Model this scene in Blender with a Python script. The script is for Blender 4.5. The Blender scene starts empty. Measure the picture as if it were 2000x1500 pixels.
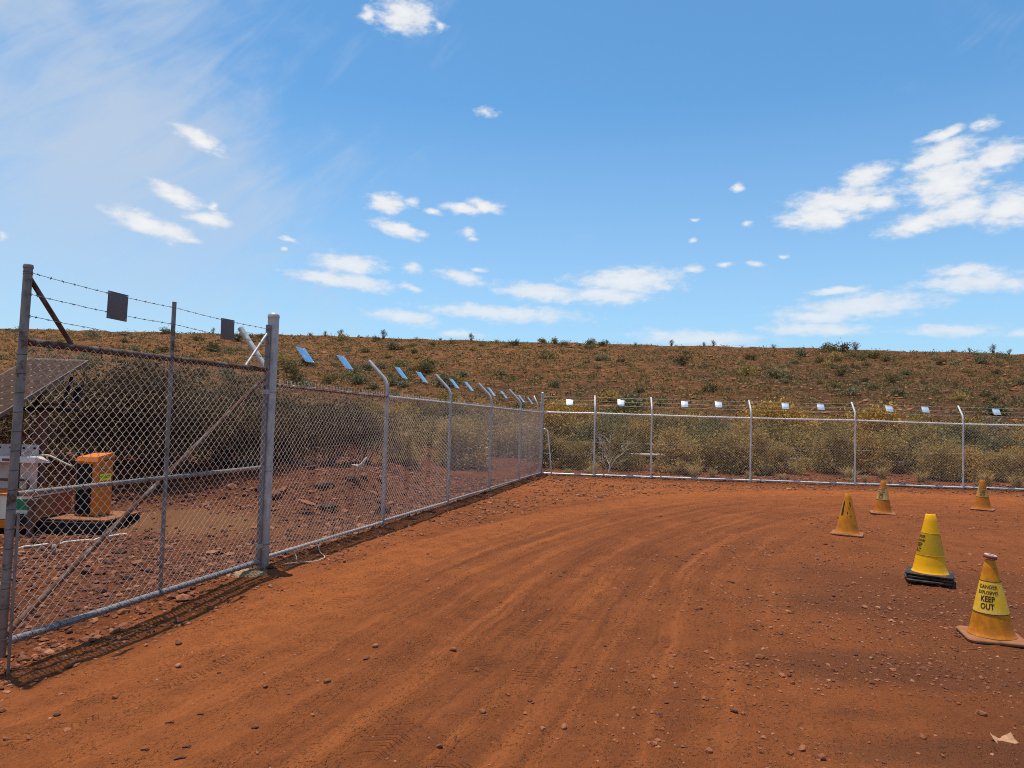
import bpy, math, random
import numpy as np
from mathutils import Vector, Matrix

rng = np.random.default_rng(7)
random.seed(7)
SC = bpy.context.scene
COL = SC.collection

# ------------------------------------------------------------------ camera
CAM_H = 1.6
pitch, roll = math.atan(65 / 1390), 0.028
fw = Vector((0, math.cos(pitch), math.sin(pitch)))
up0 = Vector((0, -math.sin(pitch), math.cos(pitch)))
r0 = Vector((1, 0, 0))
rt = r0 * math.cos(roll) + up0 * math.sin(roll)
up = up0 * math.cos(roll) - r0 * math.sin(roll)
cam_data = bpy.data.cameras.new('camera')
cam_data.sensor_width = 36.0
cam_data.lens = 1390 / 2000 * 36
cam_data.clip_start, cam_data.clip_end = 0.05, 3000
cam = bpy.data.objects.new('camera', cam_data)
cam.matrix_world = Matrix(((rt.x, up.x, -fw.x, 0), (rt.y, up.y, -fw.y, 0), (rt.z, up.z, -fw.z, CAM_H), (0, 0, 0, 1)))
COL.objects.link(cam)
SC.camera = cam

# ------------------------------------------------------------------ sun, exposure
TO_SUN = Vector((-0.125, 0.10, 1.0)).normalized()
sl = bpy.data.lights.new('sun', 'SUN')
sl.energy, sl.angle, sl.color = 5.0, math.radians(0.5), (1.0, 0.94, 0.84)
so = bpy.data.objects.new('sun', sl)
so.rotation_euler = (-TO_SUN).to_track_quat('-Z', 'Y').to_euler()
COL.objects.link(so)
SC.view_settings.view_transform = 'Standard'
SC.view_settings.look = 'None'
SC.view_settings.exposure = 0.0
SC.view_settings.gamma = 1.0
SC.view_settings.use_curve_mapping = False
try:
    SC.cycles.max_bounces = 5
    SC.cycles.transparent_max_bounces = 6
    SC.cycles.use_denoising = False
    SC.cycles.pixel_filter_type = 'BLACKMAN_HARRIS'
    SC.cycles.filter_width = 1.05
    SC.cycles.use_adaptive_sampling = True
    SC.cycles.adaptive_threshold = 0.012
except Exception:
    pass

# ------------------------------------------------------------------ node helpers
class NT:
    def __init__(s, tree):
        s.t = tree; s.n = tree.nodes; s.l = tree.links
    def add(s, typ, props=None, **ins):
        nd = s.n.new(typ)
        for k, v in (props or {}).items(): setattr(nd, k, v)
        for k, v in ins.items():
            key = int(k[1:]) if k[0] == '_' and k[1:].isdigit() else k.replace('_', ' ')
            s.put(nd.inputs[key], v)
        return nd
    def put(s, sock, v):
        if isinstance(v, bpy.types.NodeSocket): s.l.new(v, sock)
        else:
            if sock.type == 'RGBA' and len(v) == 3: v = (*v, 1)
            sock.default_value = v
    def math(s, op, a, b=0.0, c=None, clamp=False):
        nd = s.n.new('ShaderNodeMath'); nd.operation = op; nd.use_clamp = clamp
        s.put(nd.inputs[0], a); s.put(nd.inputs[1], b)
        if c is not None: s.put(nd.inputs[2], c)
        return nd.outputs[0]
    def vmath(s, op, a, b=(0, 0, 0)):
        nd = s.n.new('ShaderNodeVectorMath'); nd.operation = op
        s.put(nd.inputs[0], a); s.put(nd.inputs[1], b)
        return nd.outputs['Value' if op in ('LENGTH', 'DOT_PRODUCT') else 'Vector']
    def mix(s, f, a, b, blend='MIX'):
        nd = s.n.new('ShaderNodeMix'); nd.data_type = 'RGBA'; nd.blend_type = blend
        s.put(nd.inputs[0], f); s.put(nd.inputs[6], a); s.put(nd.inputs[7], b)
        return nd.outputs[2]
    def rng(s, v, a, b, c=0.0, d=1.0, smooth=False):
        nd = s.n.new('ShaderNodeMapRange'); nd.clamp = True
        nd.interpolation_type = 'SMOOTHSTEP' if smooth else 'LINEAR'
        for i, q in enumerate((v, a, b, c, d)): s.put(nd.inputs[i], q)
        return nd.outputs[0]
    def noise(s, vec, scale, detail=4, rough=0.55, dist=0.0, out=0, lac=2.0):
        nd = s.n.new('ShaderNodeTexNoise')
        if vec is not None: s.put(nd.inputs['Vector'], vec)
        nd.inputs['Scale'].default_value = scale; nd.inputs['Detail'].default_value = detail
        nd.inputs['Roughness'].default_value = rough; nd.inputs['Distortion'].default_value = dist
        nd.inputs['Lacunarity'].default_value = lac
        return nd.outputs[out]
    def ramp(s, f, stops):
        nd = s.n.new('ShaderNodeValToRGB'); e = nd.color_ramp.elements
        while len(e) < len(stops): e.new(0.5)
        for q, (p, c) in zip(e, stops): q.position = p; q.color = (*c, 1)
        s.put(nd.inputs[0], f); return nd.outputs[0]
    def bump(s, h, strength, dist, normal=None):
        nd = s.n.new('ShaderNodeBump'); nd.inputs['Strength'].default_value = strength
        nd.inputs['Distance'].default_value = dist; s.put(nd.inputs['Height'], h)
        if normal is not None: s.put(nd.inputs['Normal'], normal)
        return nd.outputs[0]
    def attr(s, name, out='Vector'):
        nd = s.n.new('ShaderNodeAttribute'); nd.attribute_name = name; return nd.outputs[out]
    def sep(s, v):
        nd = s.n.new('ShaderNodeSeparateXYZ'); s.put(nd.inputs[0], v); return nd.outputs
    def comb(s, x, y, z=0.0):
        nd = s.n.new('ShaderNodeCombineXYZ')
        for i, q in enumerate((x, y, z)): s.put(nd.inputs[i], q)
        return nd.outputs[0]

# ------------------------------------------------------------------ world: Nishita sky, cumulus and cirrus in the sky's own directions
w = bpy.data.worlds.new('World'); SC.world = w; w.use_nodes = True
T = NT(w.node_tree); T.n.clear()
sky = T.add('ShaderNodeTexSky', dict(sky_type='NISHITA', sun_disc=False))
sky.sun_elevation = math.asin(TO_SUN.z); sky.sun_rotation = math.atan2(TO_SUN.x, TO_SUN.y)
sky.altitude = 300; sky.air_density = 1.0; sky.dust_density = 0.6; sky.ozone_density = 2.0
WS = 0.15
gen = T.add('ShaderNodeTexCoord').outputs['Generated']
dirn = T.vmath('NORMALIZE', gen)
dx, dy, dz = T.sep(dirn)
az = T.math('ARCTAN2', dx, dy); el = T.math('ARCSINE', dz)
CLOUDS = [(-0.1682, 0.5162, 0.0434, 0.0199, 0.059), (-0.2165, 0.5111, 0.0178, 0.0126, -0.028), (-0.1171, 0.5079, 0.0142, 0.0071, -0.028), (-0.0476, 0.4115, 0.0215, 0.0086, -0.028), (-0.4277, 0.3363, 0.0345, 0.0098, -0.325), (-0.4513, 0.2645, 0.0361, 0.0104, -0.307), (-0.4086, 0.2588, 0.0085, 0.0073, -0.726), (-0.4109, 0.242, 0.0278, 0.0092, -0.028), (-0.4815, 0.2247, 0.048, 0.0128, -0.255), (-0.458, 0.2205, 0.0318, 0.0103, -0.168), (-0.4309, 0.2126, 0.019, 0.0046, -0.028), (-0.3146, 0.227, 0.0195, 0.0055, -0.168), (-0.3154, 0.2143, 0.0059, 0.0034, -0.028), (-0.1836, 0.2861, 0.0264, 0.0134, -0.028), (-0.1475, 0.29, 0.0141, 0.0093, -0.202), (-0.1192, 0.2803, 0.0177, 0.0057, -0.115), (-0.076, 0.286, 0.0286, 0.0072, -0.028), (-0.0435, 0.2901, 0.0259, 0.0086, -0.202), (-0.1682, 0.2535, 0.0392, 0.0099, -0.22), (-0.0699, 0.2542, 0.0186, 0.0079, -0.028), (-0.0602, 0.2449, 0.0129, 0.005, -0.028), (-0.2326, 0.2017, 0.049, 0.0133, -0.028), (-0.2591, 0.1799, 0.0504, 0.0083, -0.08), (-0.2144, 0.1776, 0.0426, 0.0105, -0.115), (-0.1436, 0.202, 0.0204, 0.0121, -0.028), (-0.0766, 0.1934, 0.0329, 0.0093, -0.202), (-0.1441, 0.1755, 0.0218, 0.0071, -0.202), (-0.0516, 0.2042, 0.0179, 0.0043, -0.028), (-0.1532, 0.1342, 0.0506, 0.01, -0.063), (-0.0173, 0.1452, 0.1151, 0.0115, -0.028), (-0.0741, 0.1148, 0.0301, 0.0057, -0.028), (0.1577, 0.1917, 0.0807, 0.0185, 0.024), (0.0398, 0.1751, 0.0682, 0.0122, -0.063), (0.1262, 0.1727, 0.0637, 0.0121, -0.028), (0.2478, 0.2071, 0.021, 0.007, 0.059), (0.2869, 0.2121, 0.0152, 0.0048, -0.028), (0.3284, 0.2119, 0.0135, 0.0048, -0.028), (0.3637, 0.2194, 0.0094, 0.0034, -0.028), (0.3055, 0.3104, 0.0124, 0.0075, 0.321), (0.2482, 0.2709, 0.0101, 0.0042, -0.028), (0.3174, 0.2637, 0.011, 0.0041, -0.028), (0.2479, 0.2449, 0.0095, 0.0042, 0.321), (0.4306, 0.2833, 0.0624, 0.017, 0.042), (0.4613, 0.3095, 0.0335, 0.0129, 0.182), (0.4064, 0.2648, 0.0473, 0.0145, -0.028), (0.4777, 0.2774, 0.0227, 0.0096, -0.028), (0.5496, 0.2941, 0.0481, 0.0294, 0.059), (0.5416, 0.3235, 0.038, 0.016, 0.286), (0.6012, 0.3128, 0.0303, 0.0148, 0.286), (0.5227, 0.2484, 0.0459, 0.0118, 0.182), (0.5654, 0.2583, 0.0385, 0.0152, 0.059), (0.6133, 0.2548, 0.0313, 0.0224, 0.112), (0.5862, 0.3486, 0.021, 0.009, 0.112), (0.547, 0.3459, 0.0252, 0.0068, 0.234), (0.5755, 0.1746, 0.0567, 0.0121, -0.028), (0.5653, 0.1886, 0.0359, 0.0073, -0.028), (0.6177, 0.1683, 0.0201, 0.0129, -0.028), (0.4551, 0.1522, 0.09, 0.0162, 0.059), (0.4073, 0.141, 0.0516, 0.0099, 0.024), (0.4253, 0.1728, 0.0358, 0.0046, 0.007), (0.4013, 0.1247, 0.0671, 0.0086, -0.028), (0.2595, 0.1141, 0.0907, 0.0104, -0.028), (0.5548, 0.1186, 0.0494, 0.0073, -0.028), (0.6223, 0.1127, 0.0171, 0.0076, -0.028), (-0.6301, 0.1883, 0.0075, 0.0064, -0.028)]
ae = T.comb(az, el, 0.0)
stretched = T.comb(az, T.math('MULTIPLY', el, 2.2), 0.0)
warp = T.noise(stretched, 30, 4, 0.55, out=1)
wv = T.vmath('MULTIPLY', T.vmath('SUBTRACT', warp, (0.5, 0.5, 0.5)), (0.020, 0.0085, 0.0))
aw = T.vmath('ADD', ae, wv)
dist = None
for (a, e, sa, se, ro) in CLOUDS:
    mp = T.add('ShaderNodeMapping', dict(vector_type='TEXTURE'), Vector=aw)
    mp.inputs['Location'].default_value = (a, e, 0); mp.inputs['Rotation'].default_value = (0, 0, ro)
    mp.inputs['Scale'].default_value = (sa * 1.20, se * 1.28, 1)
    L = T.vmath('LENGTH', mp.outputs[0])
    if sa < 0.022: L = T.math('ADD', L, 0.28)
    dist = L if dist is None else T.math('SMOOTH_MIN', dist, L, 0.10)
fb = T.noise(stretched, 48, 7, 0.62)
fb2 = T.noise(stretched, 16, 3, 0.5)
base = T.mix(1.0, sky.outputs[0], (WS * 0.60, WS * 0.99, WS * 1.12), 'MULTIPLY')
base = T.mix(T.rng(el, 0.02, 0.42, 0.58, 0.0), base, (0.51, 0.66, 0.87))
# cirrus: thin streaks that thicken towards the left of the view and go on beyond it
cdir = T.add('ShaderNodeMapping', dict(vector_type='TEXTURE'), Vector=ae)
cdir.inputs['Rotation'].default_value = (0, 0, math.radians(38)); cdir.inputs['Scale'].default_value = (1.0, 0.24, 1)
ci = T.noise(ae, 3.6, 5, 0.5, dist=0.8)
ci2 = T.noise(cdir.outputs[0], 5.5, 8, 0.62, dist=0.7)
cif = T.math('ADD', T.math('MULTIPLY', ci, 0.64), T.math('MULTIPLY', ci2, 0.36))
leftw = T.rng(az, 0.02, -0.58, 0.0, 1.0, smooth=True)
thr = T.math('MULTIPLY_ADD', leftw, -0.24, 0.55)
cirr = T.rng(T.math('SUBTRACT', cif, thr), 0.0, 0.30, 0.0, 0.74, smooth=True)
cirr = T.math('MULTIPLY', cirr, T.rng(el, 0.06, 0.30, 0.25, 1.0))
c1 = T.mix(cirr, base, (0.56, 0.645, 0.77))
def cumulus(d, fine):
    v = T.math('ADD', T.math('SUBTRACT', 1.0, d), T.math('MULTIPLY', T.math('SUBTRACT', fb, 0.5), 1.45 * fine))
    v = T.math('ADD', v, T.math('MULTIPLY', T.math('SUBTRACT', fb2, 0.5), 0.55 * fine))
    cum = T.rng(v, -0.10, 0.70, 0, 1, smooth=True)
    cum = T.math('MULTIPLY', cum, T.rng(el, 0.10, 0.24, 0.68, 0.92))
    shade = T.rng(T.math('ADD', v, T.math('MULTIPLY', T.noise(stretched, 34, 4, 0.5), 1.2)), 0.5, 1.7)
    cc = T.mix(shade, (0.74, 0.77, 0.83), (0.93, 0.93, 0.92))
    cc = T.mix(T.rng(el, 0.08, 0.25), T.mix(0.4, cc, (0.70, 0.78, 0.90)), cc)
    return T.add('ShaderNodeBackground', Color=T.mix(cum, c1, cc), Strength=1.0).outputs[0]
# scattered cumulus of the same kind over the rest of the sky
cz = T.math('MAXIMUM', dz, 0.06)
plan = T.comb(T.math('DIVIDE', dx, cz), T.math('DIVIDE', dy, cz), 0.0)
scat_d = T.math('MULTIPLY_ADD', T.noise(plan, 0.9, 5, 0.55), -7.0, 5.3)
off = T.math('MAXIMUM', T.rng(T.math('ABSOLUTE', az), 0.72, 0.82), T.rng(el, 0.58, 0.66))
off = T.math('MAXIMUM', off, T.rng(el, 0.07, 0.04))
mxs = T.add('ShaderNodeMixShader', Fac=off)
T.l.new(cumulus(dist, 1.0), mxs.inputs[1]); T.l.new(cumulus(scat_d, 0.5), mxs.inputs[2])
T.add('ShaderNodeOutputWorld', Surface=mxs.outputs[0])

# ------------------------------------------------------------------ mesh helpers
class MB:
    def __init__(s): s.v = []; s.f = []; s.n = 0; s.mi = []
    def add(s, v, f, mi=0):
        v = np.asarray(v, float).reshape(-1, 3)
        s.v.append(v); s.f += [tuple(int(i) + s.n for i in q) for q in f]; s.mi += [mi] * len(f); s.n += len(v)
        return s
    def tube(s, pts, r, sides=8, caps=True, mi=0):
        P = np.asarray(pts, float); n = len(P)
        R = np.full(n, r) if np.isscalar(r) else np.asarray(r, float)
        t = np.gradient(P, axis=0); t /= np.linalg.norm(t, axis=1)[:, None] + 1e-12
        ref = np.array([0, 0, 1.]) if abs(t[0][2]) < 0.9 else np.array([1., 0, 0])
        a = np.cross(t[0], ref); a /= np.linalg.norm(a); V = []
        for i in range(n):
            a = a - t[i] * (a @ t[i]); a /= np.linalg.norm(a) + 1e-12; b = np.cross(t[i], a)
            th = np.arange(sides) * 2 * math.pi / sides
            V.append(P[i] + R[i] * (np.cos(th)[:, None] * a + np.sin(th)[:, None] * b))
        F = []
        for i in range(n - 1):
            for k in range(sides):
                k2 = (k + 1) % sides
                F.append((i * sides + k, i * sides + k2, (i + 1) * sides + k2, (i + 1) * sides + k))
        if caps:
            F.append(tuple(range(sides))[::-1]); F.append(tuple((n - 1) * sides + k for k in range(sides)))
        return s.add(np.concatenate(V), F, mi)
    def box(s, c, d, ax=None, mi=0, bevel=0.0):
        c = np.asarray(c, float); h = np.asarray(d, float) / 2
        A = np.eye(3) if ax is None else np.asarray(ax, float)
        if bevel <= 0:
            q = np.array([(i, j, k) for i in (-1, 1) for j in (-1, 1) for k in (-1, 1)], float) * h
            F = [(0, 1, 3, 2), (4, 6, 7, 5), (0, 4, 5, 1), (2, 3, 7, 6), (0, 2, 6, 4), (1, 5, 7, 3)]
            return s.add(c + q @ A, F, mi)
        import bmesh
        bm = bmesh.new(); bmesh.ops.create_cube(bm, size=1)
        for vv in bm.verts: vv.co = Vector((vv.co.x * d[0], vv.co.y * d[1], vv.co.z * d[2]))
        bmesh.ops.bevel(bm, geom=bm.edges[:], offset=bevel, segments=2, profile=0.6, affect='EDGES')
        bm.verts.index_update()
        V = np.array([vv.co[:] for vv in bm.verts]); F = [tuple(vv.index for vv in ff.verts) for ff in bm.faces]; bm.free()
        return s.add(c + V @ A, F, mi)
    def lathe(s, prof, c=(0, 0, 0), sides=32, mi=0, close=False):
        P = np.asarray(prof, float); th = np.arange(sides) * 2 * math.pi / sides
        V = np.concatenate([np.stack([r * np.cos(th), r * np.sin(th), np.full(sides, z)], 1) for r, z in P]) + np.asarray(c, float)
        F = []; m = len(P)
        for i in range(m if close else m - 1):
            j = (i + 1) % m
            for k in range(sides):
                k2 = (k + 1) % sides; F.append((i * sides + k, i * sides + k2, j * sides + k2, j * sides + k))
        return s.add(V, F, mi)
    def arrays(s): return np.concatenate(s.v), s.f
def build(name, mb, mat, parent=None, loc=(0, 0, 0), smooth=False, origin=(0, 0, 0)):
    V, F = mb.arrays() if isinstance(mb, MB) else mb
    V = V - np.asarray(origin, float)
    me = bpy.data.meshes.new(name)
    me.from_pydata(V.tolist(), [], F if isinstance(F, list) else F.tolist())
    for m in (mat if isinstance(mat, (list, tuple)) else [mat]): me.materials.append(m)
    if isinstance(mb, MB) and any(mb.mi): me.polygons.foreach_set('material_index', np.array(mb.mi, 'i'))
    if smooth: me.polygons.foreach_set('use_smooth', np.ones(len(me.polygons), bool))
    me.update()
    o = bpy.data.objects.new(name, me); COL.objects.link(o); o.location = loc
    if parent is not None: o.parent = parent
    return o
def tag(o, label=None, cat=None, group=None, kind=None):
    if label: o['label'] = label
    if cat: o['category'] = cat
    if group: o['group'] = group
    if kind: o['kind'] = kind
    return o
class Thing:
    def __init__(s, name, label, cat, loc, group=None):
        s.o = bpy.data.objects.new(name, None); COL.objects.link(s.o); s.o.location = loc; s.loc = np.asarray(loc, float)
        s.o.empty_display_size = 0.1
        tag(s.o, label, cat, group)
    def part(s, name, mb, mat, smooth=True, kind=None, label=None, parent=None):
        o = build(name, mb, mat, parent or s.o, smooth=smooth, origin=s.loc)
        if kind: o['kind'] = kind
        if label: o['label'] = label
        return o
def copy_tree(o, parent=None):
    c = o.copy(); COL.objects.link(c); c.parent = parent
    for ch in list(o.children): copy_tree(ch, c)
    return c
def auto_sharp(o, ang=0.6):
    me = o.data
    try: me.set_sharp_from_angle(angle=ang)
    except Exception: pass
    return o

# value noise for terrain
def _h(ix, iy, s):
    n = (ix * 374761393 + iy * 668265263 + s * 974634777) & 0x7fffffff
    n = ((n ^ (n >> 13)) * 1274126177) & 0x7fffffff
    return ((n ^ (n >> 16)) & 0xffff) / 65535.0
def vn(x, y, s=0):
    x = np.asarray(x, float); y = np.asarray(y, float)
    ix = np.floor(x).astype(np.int64); iy = np.floor(y).astype(np.int64); fx = x - ix; fy = y - iy
    fx = fx * fx * (3 - 2 * fx); fy = fy * fy * (3 - 2 * fy)
    a = _h(ix, iy, s); b = _h(ix + 1, iy, s); c = _h(ix, iy + 1, s); d = _h(ix + 1, iy + 1, s)
    return (a * (1 - fx) + b * fx) * (1 - fy) + (c * (1 - fx) + d * fx) * fy
def fbm(x, y, s=0, o=4):
    t = 0; a = 0.5; n = 0
    for i in range(o):
        t = t + a * vn(x, y, s + i * 17); n += a; a *= 0.5; x = x * 2.03 + 11.3; y = y * 2.03 - 7.1
    return t / n
def sst(a, b, x):
    t = np.clip((x - a) / (b - a), 0, 1); return t * t * (3 - 2 * t)

# ------------------------------------------------------------------ plan
G = np.array([-2.475, 7.30, 0.0]); C = np.array([0.862, 19.736, 0.0])
uL = np.array([0.259, 0.966, 0]); nL = np.array([-0.966, 0.259, 0])
uB = np.array([0.9974, -0.0722, 0]); nB = np.array([0.0722, 0.9974, 0])
def outL(x, y): return (x - G[0]) * nL[0] + (y - G[1]) * nL[1]
def sL(x, y): return (x - G[0]) * uL[0] + (y - G[1]) * uL[1]
def outB(x, y): return (x - C[0]) * nB[0] + (y - C[1]) * nB[1]

# wheel-track centre line
ctrl = np.array([(-4.2, -3.0), (-2.7, 0.0), (-1.9, 2.0), (-1.54, 3.24), (-0.96, 4.79), (0.06, 7.9), (1.3, 10.5), (2.78, 12.7), (4.1, 14.2), (5.8, 15.45), (8.23, 16.2), (11.4, 15.95), (16, 14.6), (22, 12.0)])
def catmull(P, n=24):
    out = []
    for i in range(1, len(P) - 2):
        a, b, c, d = P[i - 1:i + 3]
        t = np.linspace(0, 1, n, endpoint=False)[:, None]
        out.append(0.5 * (2 * b + (c - a) * t + (2 * a - 5 * b + 4 * c - d) * t ** 2 + (3 * b - a - 3 * c + d) * t ** 3))
    return np.concatenate(out)
TR = catmull(ctrl)
TS = np.concatenate([[0], np.cumsum(np.linalg.norm(np.diff(TR, axis=0), axis=1))])
TT = np.gradient(TR, axis=0); TT /= np.linalg.norm(TT, axis=1)[:, None]
def track(x, y):
    x = np.ravel(x); y = np.ravel(y); t = np.empty(len(x)); s = np.empty(len(x))
    for i in range(0, len(x), 4000):
        X = np.stack([x[i:i + 4000], y[i:i + 4000]], 1); d = X[:, None, :] - TR[None]
        k = np.argmin((d ** 2).sum(2), 1); dd = d[np.arange(len(k)), k]; tt = TT[k]
        t[i:i + 4000] = -(dd[:, 0] * tt[:, 1] - dd[:, 1] * tt[:, 0]); s[i:i + 4000] = TS[k] + (dd * tt).sum(1)
    return t, s
RUTS = [(1.62, .13, .012), (1.28, .10, .010), (0.88, .16, .014), (0.42, .09, .008), (0.05, .13, .012), (-0.36, .10, .010), (-0.80, .16, .018), (-1.18, .12, .014), (2.1, .1, .006)]
def terrain(x, y, fine=True):
    x = np.asarray(x, float); y = np.asarray(y, float); sh = x.shape
    aL = outL(x, y); bB = outB(x, y)
    inside = (aL < 0.6) & (bB < 0.6)
    z = 0.03 * (fbm(x * 0.35, y * 0.35, 3, 3) - 0.5)
    z = z + 0.012 * (fbm(x * 1.7, y * 1.7, 5, 3) - 0.5)
    if fine:
        t, s = track(x, y); t = t.reshape(sh); s = s.reshape(sh)
        m = np.exp(-(t / 2.6) ** 4) * sst(0.15, 0.8, -aL)
        wob = 0.10 * (fbm(s * 0.25, s * 0 + 3, 9, 2) - 0.5)
        rz = 0
        for (c, wd, dp) in RUTS:
            k = 0.5 + fbm(s * 0.5 + c * 9, s * 0 + c, 21, 2)
            q = (t + wob - c) / wd
            rz = rz - dp * k * np.exp(-q ** 2) + 0.55 * dp * k * (np.exp(-(q - 1.7) ** 2) + np.exp(-(q + 1.7) ** 2))
        rz = rz + 0.012 * (vn(t * 9, s * 0.6, 31) - 0.5) + 0.006 * (vn(t * 22, s * 1.2, 33) - 0.5)
        z = z + rz * m
        z = z + 0.024 * (fbm(x * 6, y * 6, 41, 3) - 0.5) * (1 - 0.6 * m)
        z = z + 0.014 * (fbm(x * 14, y * 14, 44, 2) - 0.5) * (1 - 0.4 * m)
    gs = sL(x, y)
    z = z - 0.11 * sst(0.1, -1.9, gs) * np.exp(-(aL / 1.3) ** 2) * sst(-7, -4.5, gs)
    # windrow of spoil against the fences
    z = z + 0.05 * np.exp(-((aL + 0.02) / 0.28) ** 2) * sst(-0.6, 0.6, sL(x, y)) * (0.4 + fbm(x * 2, y * 2, 51, 2)) * (bB < 0.3)
    z = z + 0.06 * np.exp(-((bB + 0.10) / 0.30) ** 2) * (aL < 0.5) * (0.3 + fbm(x * 1.6, y * 1.6, 53, 2))
    # mound beyond the side fence
    yc = 12.5 + 0.12 * (x + 4)
    mw = sst(0.5, 2.0, aL) * sst(-1.4, -2.8, x) * sst(-16, -9, x)
    z = z + mw * (0.62 * np.exp(-((y - yc) / 1.45) ** 2) + 0.45 * sst(yc, yc + 2, y)) * (0.8 + 0.4 * fbm(x * 0.9, y * 0.9, 61, 3))
    z = z + sst(0.4, 1.5, aL) * 0.06 * (fbm(x * 3, y * 3, 63, 3) - 0.5)
    # sand heap in front of the mound
    z = z + 0.12 * np.exp(-((x + 4.35) / 0.95) ** 2 - ((y - 9.9) / 0.6) ** 2)
    # rise behind both fences towards the hill
    far = np.maximum(bB, 0) * (aL < 0.5) + np.maximum(y - 15, 0) * (aL >= 0.5)
    z = z + 0.03 * np.maximum(far - 0.6, 0) + 0.0006 * np.maximum(far, 0) ** 2 * (far < 60)
    z = z + sst(0.8, 4, far) * 0.15 * (fbm(x * 0.5, y * 0.5, 71, 3) - 0.5)
    return z
def tz(x, y): return float(terrain(np.array([x]), np.array([y]))[0])

# ------------------------------------------------------------------ materials
def newmat(name):
    m = bpy.data.materials.new(name); m.use_nodes = True; t = NT(m.node_tree)
    b = t.n['Principled BSDF']; b.inputs['Specular IOR Level'].default_value = 0.3
    return m, t, b
def pos(t): return t.add('ShaderNodeNewGeometry').outputs['Position']
def obj_co(t): return t.add('ShaderNodeTexCoord').outputs['Object']
MATS = {}
def plain(name, col, rough=0.6, metal=0.0, var=0.12, scale=12, dirt=None, dirt_amt=0.0, spec=0.3, bump=0.0, bscale=40, bdist=0.002):
    m, t, b = newmat(name); co = obj_co(t)
    n = t.noise(co, scale, 5, 0.6)
    c = t.mix(t.rng(n, 0.3, 0.7), tuple(q * (1 - var) for q in col), tuple(min(1, q * (1 + var)) for q in col))
    if dirt:
        f = t.math('MULTIPLY', t.rng(t.noise(co, scale * 0.6 + 3, 7, 0.65), 0.62 - dirt_amt * 0.5, 0.72, 0, 1), min(1, dirt_amt * 1.4))
        c = t.mix(f, c, dirt)
        t.put(b.inputs['Metallic'], t.math('MULTIPLY', t.math('SUBTRACT', 1.0, f), metal))
        t.put(b.inputs['Roughness'], t.math('ADD', rough, t.math('MULTIPLY', f, 0.9 - rough)))
    else:
        b.inputs['Metallic'].default_value = metal; b.inputs['Roughness'].default_value = rough
    b.inputs['Specular IOR Level'].default_value = spec
    t.put(b.inputs['Base Color'], c)
    if bump: t.put(b.inputs['Normal'], t.bump(t.noise(co, bscale, 5, 0.6), bump, bdist))
    MATS[name] = m; return m

# ground
m_ground, t, b = newmat('red_dirt')
P = pos(t); trk = t.attr('track'); zone = t.attr('zone')
tx, ts, tm = t.sep(trk); zd, zg, zo = t.sep(zone)
tx = t.math('ADD', tx, t.math('MULTIPLY', t.math('SUBTRACT', t.noise(P, 0.8, 3, 0.5), 0.5), 0.16))
tx = t.math('ADD', tx, t.math('MULTIPLY', t.math('SUBTRACT', t.noise(P, 6.0, 3, 0.6), 0.5), 0.07))
n1 = t.noise(P, 0.9, 6, 0.6); n2 = t.noise(P, 5.0, 6, 0.62); n3 = t.noise(P, 34.0, 5, 0.65); n4 = t.noise(P, 120.0, 3, 0.6)
col = t.ramp(t.math('ADD', t.math('MULTIPLY', n1, 0.55), t.math('MULTIPLY', n2, 0.45)), [(0.28, (0.160, 0.047, 0.0145)), (0.5, (0.255, 0.073, 0.0205)), (0.72, (0.335, 0.100, 0.028))])
st1 = t.noise(t.comb(t.math('MULTIPLY', tx, 5.0), t.math('MULTIPLY', ts, 0.16), 0), 1.0, 4, 0.6)
st2 = t.noise(t.comb(t.math('MULTIPLY', tx, 22.0), t.math('MULTIPLY', ts, 0.35), 2.0), 1.0, 3, 0.6)
col = t.mix(t.math('MULTIPLY', t.rng(st1, 0.50, 0.64), t.math('MULTIPLY', tm, 0.7)), col, (0.185, 0.054, 0.018))
col = t.mix(t.math('MULTIPLY', t.rng(st1, 0.48, 0.34), t.math('MULTIPLY', tm, 0.75)), col, (0.410, 0.118, 0.031))
col = t.mix(t.math('MULTIPLY', t.rng(st2, 0.54, 0.70), t.math('MULTIPLY', tm, 0.45)), col, (0.120, 0.033, 0.013))
col = t.mix(t.math('MULTIPLY', zo, t.rng(n2, 0.25, 0.65, 0.25, 1.0)), col, (0.405, 0.115, 0.029))
dkn = t.math('ADD', t.math('MULTIPLY', n2, 0.55), t.math('ADD', t.math('MULTIPLY', n3, 0.25), t.math('MULTIPLY', n1, 0.20)))
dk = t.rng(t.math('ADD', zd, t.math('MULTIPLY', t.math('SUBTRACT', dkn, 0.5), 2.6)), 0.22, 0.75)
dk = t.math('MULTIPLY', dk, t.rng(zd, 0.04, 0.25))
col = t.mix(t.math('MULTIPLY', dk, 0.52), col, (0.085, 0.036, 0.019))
vor = t.add('ShaderNodeTexVoronoi', dict(feature='F1'), Vector=P, Scale=26.0)
vcol = t.ramp(t.sep(vor.outputs['Color'])[0], [(0.0, (0.045, 0.014, 0.007)), (0.5, (0.130, 0.040, 0.016)), (1.0, (0.23, 0.075, 0.030))])
col = t.mix(t.math('MULTIPLY', zg, 0.85), col, vcol)
zs = t.attr('sand', 'Fac')
col = t.mix(t.math('MULTIPLY', zs, 0.8), col, (0.215, 0.098, 0.036))
col = t.mix(t.rng(n3, 0.35, 0.75, 0.0, 0.38), col, t.mix(0.5, col, (0.09, 0.026, 0.012)))
v2 = t.add('ShaderNodeTexVoronoi', dict(feature='F1'), Vector=t.vmath('ADD', P, t.vmath('MULTIPLY', t.noise(P, 40, 2, 0.5, out=1), (0.012, 0.012, 0.0))), Scale=62.0)
vr = t.sep(v2.outputs['Color'])[0]; vin = t.rng(v2.outputs['Distance'], 0.50, 0.25)
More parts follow.
